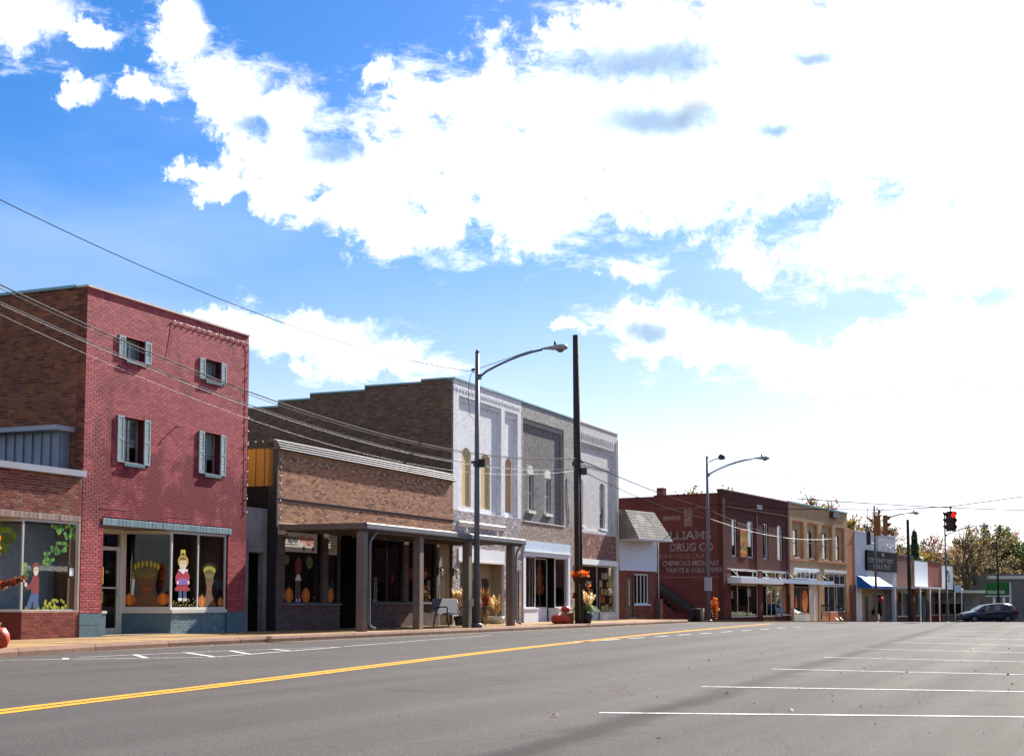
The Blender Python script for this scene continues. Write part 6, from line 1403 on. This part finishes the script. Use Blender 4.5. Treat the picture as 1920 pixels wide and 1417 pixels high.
T = ident('newspaper_box', 'white and dark newspaper box behind the lamp post', 'box', wA(19.9, -2.0, SW), FA.ang); q = MB(); q.m(MATS['dark_metal']).box(-.16, .16, -.16, .16, 0, .75); q.m(MATS['letter_white']).box(-.21, .21, -.215, .2, .752, 1.05); q.m(MATS['ribbon_red']).box(-.2, .2, -.222, -.216, .78, .86); q.build('case', None, T)
# ================================================================== MINIVAN
def minivan(label, loc, rz):
    T = ident('minivan', label, 'car', loc, rz)                     # nose towards -x
    b = NB('van_paint'); paint = b.fin(lin((44, 48, 66)), .25, .5, .3); b.bsdf.inputs['Coat Weight'].default_value = .6
    #  x, half width sill, half width belt, half width roof, z under, z belt, z top
    ST = [(-2.50, .55, .60, .50, .38, .62, .66), (-2.42, .80, .82, .70, .26, .72, .80), (-2.2, .90, .91, .78, .22, .84, .92), (-1.75, .95, .95, .80, .20, .95, 1.02), (-1.30, .97, .97, .80, .20, 1.02, 1.10),
          (-.95, .98, .97, .74, .20, 1.04, 1.33), (-.45, .98, .97, .70, .20, 1.05, 1.60), (.1, .98, .97, .70, .20, 1.06, 1.70), (.9, .98, .97, .70, .20, 1.07, 1.74), (1.6, .98, .96, .69, .20, 1.08, 1.72), (2.1, .97, .95, .67, .22, 1.09, 1.64), (2.35, .95, .93, .70, .30, 1.05, 1.35), (2.5, .86, .86, .7, .36, .95, 1.06)]
    def ring(s):
        x, wl, wb, wt, z0, zb, zt = s
        h = [(0, z0), (wl * .88, z0), (wl, z0 + .12), (wb + .01, (z0 + zb) / 2 + .1), (wb, zb), (wt + (wb - wt) * .12, zt - .07), (wt * .8, zt - .005), (0, zt)]
        return [(x, y, z) for y, z in h] + [(x, -y, z) for y, z in h[-2:0:-1]]
    n = len(ring(ST[0])); q = MB(); q.smooth = True; v = []
    for s in ST: v += ring(s)
    fs = [(i * n + j, i * n + (j + 1) % n, (i + 1) * n + (j + 1) % n, (i + 1) * n + j) for i in range(len(ST) - 1) for j in range(n)] + [tuple(range(n - 1, -1, -1)), tuple(range((len(ST) - 1) * n, len(ST) * n))]
    q.add(v, fs); q.build('body', paint, T)
    gm = MATS['van_glass']
    def at(x):
        for a, c in zip(ST, ST[1:]):
            if a[0] <= x <= c[0]:
                t = (x - a[0]) / (c[0] - a[0]); return [p + (r_ - p) * t for p, r_ in zip(a, c)]
    for side in (-1, 1):
        for x0, x1 in ((-.80, .02), (.10, 1.02), (1.10, 2.12)):
            q = MB(); P_ = []
            for k in range(7):
                x = x0 + (x1 - x0) * k / 6; s = at(x); zt = s[6] - .11; zb = s[5] + .05
                if zt < zb + .02: zt = zb + .02
                yt = s[3] + (s[2] - s[3]) * .12 + .016; yb = s[2] + .010; P_ += [(x, side * yb, zb), (x, side * yt, zt)]
            q.add(P_, [(2 * k, 2 * k + 2, 2 * k + 3, 2 * k + 1) for k in range(6)]); q.build('side_window', gm, T)
    q = MB(); w0, w1 = at(-1.22), at(-.5); q.quad((-1.20, -.80, w0[6] + .035), (-1.20, .80, w0[6] + .035), (-.52, .56, w1[6] + .0), (-.52, -.56, w1[6] + .0)); q.build('windscreen', gm, T)
    q = MB(); q.quad((2.16, -.6, 1.60), (2.16, .6, 1.60), (2.44, .66, 1.16), (2.44, -.66, 1.16)); q.build('rear_window', gm, T)
    for x in (-1.55, 1.48):
        for s in (-1, 1):
            c = Matrix.Rotation(R(90), 3, 'X'); q = MB(); q.lathe([(.20, -.10), (.30, -.11), (.335, -.07), (.335, .07), (.30, .11), (.20, .10)], 20, (x, s * .90, .335), tilt=c); t = q.build('tyre', MATS['tyre'], T)
            q = MB(); q.lathe([(.04, -.125), (.10, -.118), (.21, -.112), (.215, .112), (.10, .118), (.04, .125)], 16, (x, s * .90, .335), tilt=c); q.build('rim', MATS['galvanised'], t)
            q = MB(); P_ = []
            for k in range(11): an = R(180 * k / 10); P_ += [(x + .35 * math.cos(an), s * .985, .335 + .35 * math.sin(an)), (x + .42 * math.cos(an), s * .992, .335 + .42 * math.sin(an))]
            q.add(P_, [(2 * k, 2 * k + 2, 2 * k + 3, 2 * k + 1) for k in range(10)]); q.build('wheel_arch', MATS['tyre'], T)
    for s in (-1, 1):
        MB().box(-2.44, -2.18, s * .62 - .16, s * .62 + .17, .66, .80).build('headlight', MATS['letter_white'], T); MB().box(2.36, 2.50, s * .80 - .07, s * .80 + .07, .90, 1.30).build('tail_light', MATS['ribbon_red'], T)
        q = MB(); q.box(-.88, -.74, s * 1.08 - .1, s * 1.08 + .1, 1.08, 1.24); q.build('mirror', paint, T)
        for x in (.06, 1.06): MB().box(x - .004, x + .004, s * .982 - .006, s * .982 + .006, .36, 1.02).build('door_seam', MATS['tyre'], T)
        for x in (-.05, .2): MB().box(x - .08, x + .08, s * .99 - .012, s * .99 + .012, .90, .93).build('door_handle', MATS['galvanised'], T)
        q = MB(); q.tube([(-.3, s * .60, 1.72), (1.9, s * .60, 1.74)], .02, 5); q.build('roof_rail', MATS['dark_metal'], T)
    MB().box(-2.54, -2.36, -.72, .72, .28, .44).build('bumper', MATS['tyre'], T); MB().box(2.42, 2.56, -.8, .8, .36, .58).build('bumper', paint, T); MB().box(2.1, 2.42, -.5, .5, 1.64, 1.68).build('roof_spoiler', paint, T)
    return T
M('tyre', (26, 26, 27), .85, .1); b = NB('van_glass'); MATS['van_glass'] = b.fin((.012, .014, .02), .06, .6)
minivan('dark blue minivan parked beyond the junction', (42.65, 126, ground_z(126)), R(4))

# ================================================================== FAR RIGHT
T = ident('grey_block_building', 'grey block building with pale roof edge behind the green sign', 'building', (66, 168, -1.5), R(-3)); bl = M('grey_block', (118, 112, 112), .9, .1, 2, .15, .2)
MB().wall(-8.5, 22, 0, 6.0, 0, .4, [(0.6, 5.5, 2.6, 4.8), (9, 14, 2.6, 4.8)]).build('wall', bl, T); MB().box(-8.5, -8.1, .4, 18, 0, 6).build('side_wall', bl, T); MB().box(-2.0, 22.2, -.25, .6, 6.001, 6.35).build('roof_edge', MATS['offwhite'], T); MB().box(-8.7, -2.0, -.2, .6, 5.4, 5.8).build('roof_edge', MATS['offwhite'], T); MB().box(-8.1, 22, .6, 18, 5.7, 5.9).build('roof', MATS['roof_flat'], T)
for a in (.6, 9.): window(T, a, a + (4.9 if a < 1 else 5), 2.6, 4.8, .15, .12, [a + 2.4], mat='dark_metal')
MB().box(-8.5, 22, -.15, -.01, 0, 1.2).build('plinth', MATS['stucco'], T)
room(T, 0, 15, 2, 5.2, .45, 4)
T = ident('green_sign', 'green sign board with white lettering beside the wooden pole', 'sign', (51.6, 149, -1.2), R(-8)); M('sign_green', (36, 108, 40), .5, .06)
MB().box(-1.2, 1.2, -.12, .12, 3.05, 4.4).build('board', MATS['sign_green'], T); q = MB(); q.box(1.21, 1.38, -.12, .12, 0, 4.4); q.box(-1.25, 1.21, -.13, .13, 2.9, 3.045); q.build('frame', MATS['offwhite'], T); q = MB(); q.tube([(0.6, 0, 0), (.6, 0, 2.86)], .12, 8); q.tube([(-.4, 0, 0), (-.4, 0, 2.86)], .12, 8); q.build('post', MATS['offwhite'], T)
text_mesh('REGIONS', .46, MATS['letter_white'], T, 'lettering', lambda x, z: (-1.05 + x, -.125, 3.25 + z), sx=.92, bold=.012)
T = ident('low_pale_building', 'low building with white eave behind the minivan hood', 'building', (46.5, 152, -1.3), R(-6)); MB().wall(-4, 4, 0, 3.4, 0, .3, [(-2.5, 2.5, 1.0, 2.4)]).build('wall', MATS['stucco'], T); MB().box(-4.3, 4.6, -.7, 6, 3.41, 3.7).build('eave', MATS['offwhite'], T); window(T, -2.5, 2.5, 1.0, 2.4, .1, .08, [-1, .8], mat='frame_metal'); MB().box(-4, 4, 5.6, 5.9, 0, 3.4).build('rear_wall', MATS['stucco'], T); MB().box(-4, -3.7, .3, 5.6, 0, 3.4).build('side_wall', MATS['stucco'], T); MB().box(3.7, 4, .3, 5.6, 0, 3.4).build('side_wall', MATS['stucco'], T)
T = ident('hanging_sign', 'small pale sign box at the end of the low shops', 'sign', (44.5, 140, 1.6)); MB().box(-.32, .32, -.1, .1, .5, 1.2).build('panel', MATS['blue_white_panel'], T); q = MB(); q.tube([(-.36, .12, -2.8), (-.36, .12, 1.3)], .05, 6); q.build('post', MATS['dark_metal'], T)

# ================================================================== TREES
LM = {'gold': leaf_mat('gold_leaves', [(128, 116, 72), (152, 134, 86), (104, 102, 66), (138, 108, 76), (170, 150, 102)], .5), 'green': leaf_mat('green_leaves', [(70, 88, 36), (92, 104, 44), (54, 74, 34), (110, 112, 52)]),
      'rust': leaf_mat('rust_leaves', [(150, 110, 88), (168, 128, 104), (128, 94, 76), (156, 130, 92)], .5), 'pine': leaf_mat('pine_needles', [(96, 116, 80), (112, 130, 90), (84, 104, 74)], .35), 'yellow': leaf_mat('yellow_leaves', [(176, 142, 58), (150, 128, 52), (122, 114, 48), (190, 160, 80)])}
M('bark', (92, 80, 70), .95, .25, 6, .2, .4, 30)
def tree_proto(seed, h, spread, lm, nleaf, ls, bare=.0, levels=4):
    rr = random.Random(seed); tk = MB(); tk.m(MATS['bark']); tips = []
    def grow(p, d, ln, r, lv):
        q = p + d * ln * .5 + Vector((rr.uniform(-1, 1), rr.uniform(-1, 1), rr.uniform(-.3, .6))) * ln * .07; e = p + d * ln + Vector((rr.uniform(-1, 1), rr.uniform(-1, 1), 0)) * ln * .08
        tk.tube([p, q, e], r, 6 if lv < 2 else 4, r * .62, cap=False)
        if lv >= levels: tips.append((p, e)); return
        if lv >= levels - 1: tips.append((q, e))
        for k in range(rr.choice((3, 4)) if lv else 5):
            az = rr.uniform(0, 6.283); tilt = rr.uniform(.35, .85) * (1.1 if lv == 0 else 1.) * spread
            ax = Vector((math.cos(az), math.sin(az), 0)); nd = (d * math.cos(tilt) + (ax - d * ax.dot(d)).normalized() * math.sin(tilt)); nd = (nd + Vector((0, 0, .12))).normalized()
            grow(p.lerp(e, rr.uniform(.55, 1.)) if k else e, nd, ln * rr.uniform(.62, .82), max(r * .56, .045), lv + 1)
    grow(Vector((0, 0, 0)), Vector((rr.uniform(-.05, .05), rr.uniform(-.05, .05), 1)).normalized(), h * .30, h * .022, 0)
    zmax = max(e.z for _, e in tips); k = h / zmax
    tk.v = [(x * k, y * k, z * k) for x, y, z in tk.v]; lf = MB()
    for p, e in tips:
        p, e = p * k, e * k; t = e.z / h
        n = int(nleaf * rr.uniform(.2, 1.5) * (1 if t < 1 - bare else .22 if bare else 1))
        for _ in range(n):
            c = p.lerp(e, rr.uniform(.2, 1.15)) + Vector((rr.gauss(0, 1), rr.gauss(0, 1), rr.gauss(0, .8))) * h * .022
            a = Vector((rr.uniform(-1, 1), rr.uniform(-1, 1), rr.uniform(-1, 1))).normalized(); b_ = a.cross(Vector((rr.uniform(-1, 1), rr.uniform(-1, 1), rr.uniform(-1, 1)))).normalized(); s = ls * rr.uniform(.6, 1.3)
            lf.quad(c - a * s, c + b_ * s * .6, c + a * s, c - b_ * s * .6)
    return tk, lf, LM[lm]
PROTO = {}
def tree(kind, name, label, loc, rz=0., s=1., group='autumn trees behind the far block'):
    T = ident(name, label, 'tree', loc, rz, group); T.scale = (s, s, s)
    if kind not in PROTO:
        tk, lf, m = tree_proto(*KINDS[kind]); PROTO[kind] = (tk.build('trunk', MATS['bark'], T), lf.build('crown', m, T))
    else:
        for src in PROTO[kind]:
            c = bpy.data.objects.new(src.name.split('.')[0], src.data); col.objects.link(c); c.parent = T
    return T
KINDS = {'gold': (1, 14, 1.0, 'gold', 46, .16, .42), 'gold2': (2, 13, 1.1, 'gold', 50, .16, .3), 'bare': (3, 13, .95, 'rust', 5, .14, .0, 5), 'green': (4, 12, 1.0, 'green', 70, .18, .0), 'yellow': (5, 11, 1.0, 'yellow', 66, .16, .0), 'rust': (6, 12, 1.1, 'rust', 48, .16, .2)}
gz = -1.5
tree('gold', 'autumn_tree', 'big half-bare golden tree right of the red traffic signal', (53.0, 163, gz), 0, .84)
tree('gold2', 'autumn_tree', 'olive-gold tree behind the emblem shopfront', (47.5, 170, gz), 1.2, .80)
tree('rust', 'autumn_tree', 'rust-coloured thin tree above the low shopfronts', (55.0, 182, gz), 2.2, .98)
tree('gold2', 'autumn_tree', 'dense olive tree beside the grey building', (59.5, 176, gz), 3.0, .72)
tree('bare', 'bare_tree', 'nearly bare pinkish tree behind the bank', (40.2, 158, gz), .4, 1.02)
tree('yellow', 'autumn_tree', 'yellow tree peeking between bank and dark pole', (44.8, 168, gz), .8, .86)
tree('yellow', 'autumn_tree', 'yellow-green treetop above the drugstore roof', (17.2, 134, gz), 2.0, 1.21)
tree('green', 'autumn_tree', 'green treetop beside the drugstore chimney', (15.6, 140, gz), 1.0, 1.08)
tree('rust', 'autumn_tree', 'rusty treetop above the tan building', (28.6, 140, gz), .3, 1.12)
tree('yellow', 'autumn_tree', 'yellow treetop behind the drugstore parapet', (27.6, 142, gz), 1.6, 1.16)
tree('rust', 'autumn_tree', 'rust tree at the right edge behind the grey building', (69, 195, gz), 1.9, 1.12)
tree('green', 'autumn_tree', 'dark green tree behind the grey building roof', (64, 190, gz), 2.9, 1.08)
tree('rust', 'autumn_tree', 'thin rust tree farthest right beyond the frame edge', (74, 200, gz), .9, 1.1)
tree('green', 'autumn_tree', 'green tree low behind the minivan', (60, 205, gz), .2, .95)
# conifer
T = ident('conifer_tree', 'dark pointed conifer just right of the dark pole', 'tree', (45.5, 158, gz), 0, 'autumn trees behind the far block'); q = MB(); q.tube([(0, 0, 0), (0, 0, 11.4)], .25, 7, .03); q.build('trunk', MATS['bark'], T)
q = MB(); rr = random.Random(8)
for k in range(3400):
    t = rr.random() ** .8; z = 1.5 + 9.4 * t; rad = (1 - t) * 2.2 * (.75 + .25 * math.sin(z * 5)) + .08; an = rr.uniform(0, 6.283); s = math.sqrt(rr.random()); c = Vector((rad * s * math.cos(an), rad * s * math.sin(an), z - .3 * s))
    d = Vector((math.cos(an), math.sin(an), -.35)).normalized() * .3; w_ = Vector((-math.sin(an), math.cos(an), rr.uniform(-.5, .5))) * .10; q.quad(c - d * .4, c + w_, c + d, c - w_)
q.build('crown', LM['pine'], T)
# wooded horizon
q = MB(); rr = random.Random(12)
for k in range(15000):
    x = rr.uniform(-120, 190); y = rr.uniform(225, 300); top = 6 + 3.5 * math.sin(x * .09) + 2 * math.sin(x * .31 + 1) + rr.uniform(-1.5, 1.5); z = gz + top * rr.random() ** .6
    a = Vector((rr.uniform(-1, 1), rr.uniform(-1, 1), rr.uniform(-1, 1))).normalized(); b_ = a.cross(Vector((rr.uniform(-1, 1), rr.uniform(-1, 1), rr.uniform(-1, 1)))).normalized(); c = Vector((x, y, z)); q.m(LM[rr.choice(('green', 'rust', 'gold'))]); q.quad(c - a * 1.0, c + b_ * .7, c + a * 1.0, c - b_ * .7)
o = q.build('distant_woods'); o['kind'] = 'stuff'; o['label'] = 'hazy distant autumn woods along the horizon'; o['category'] = 'woods'
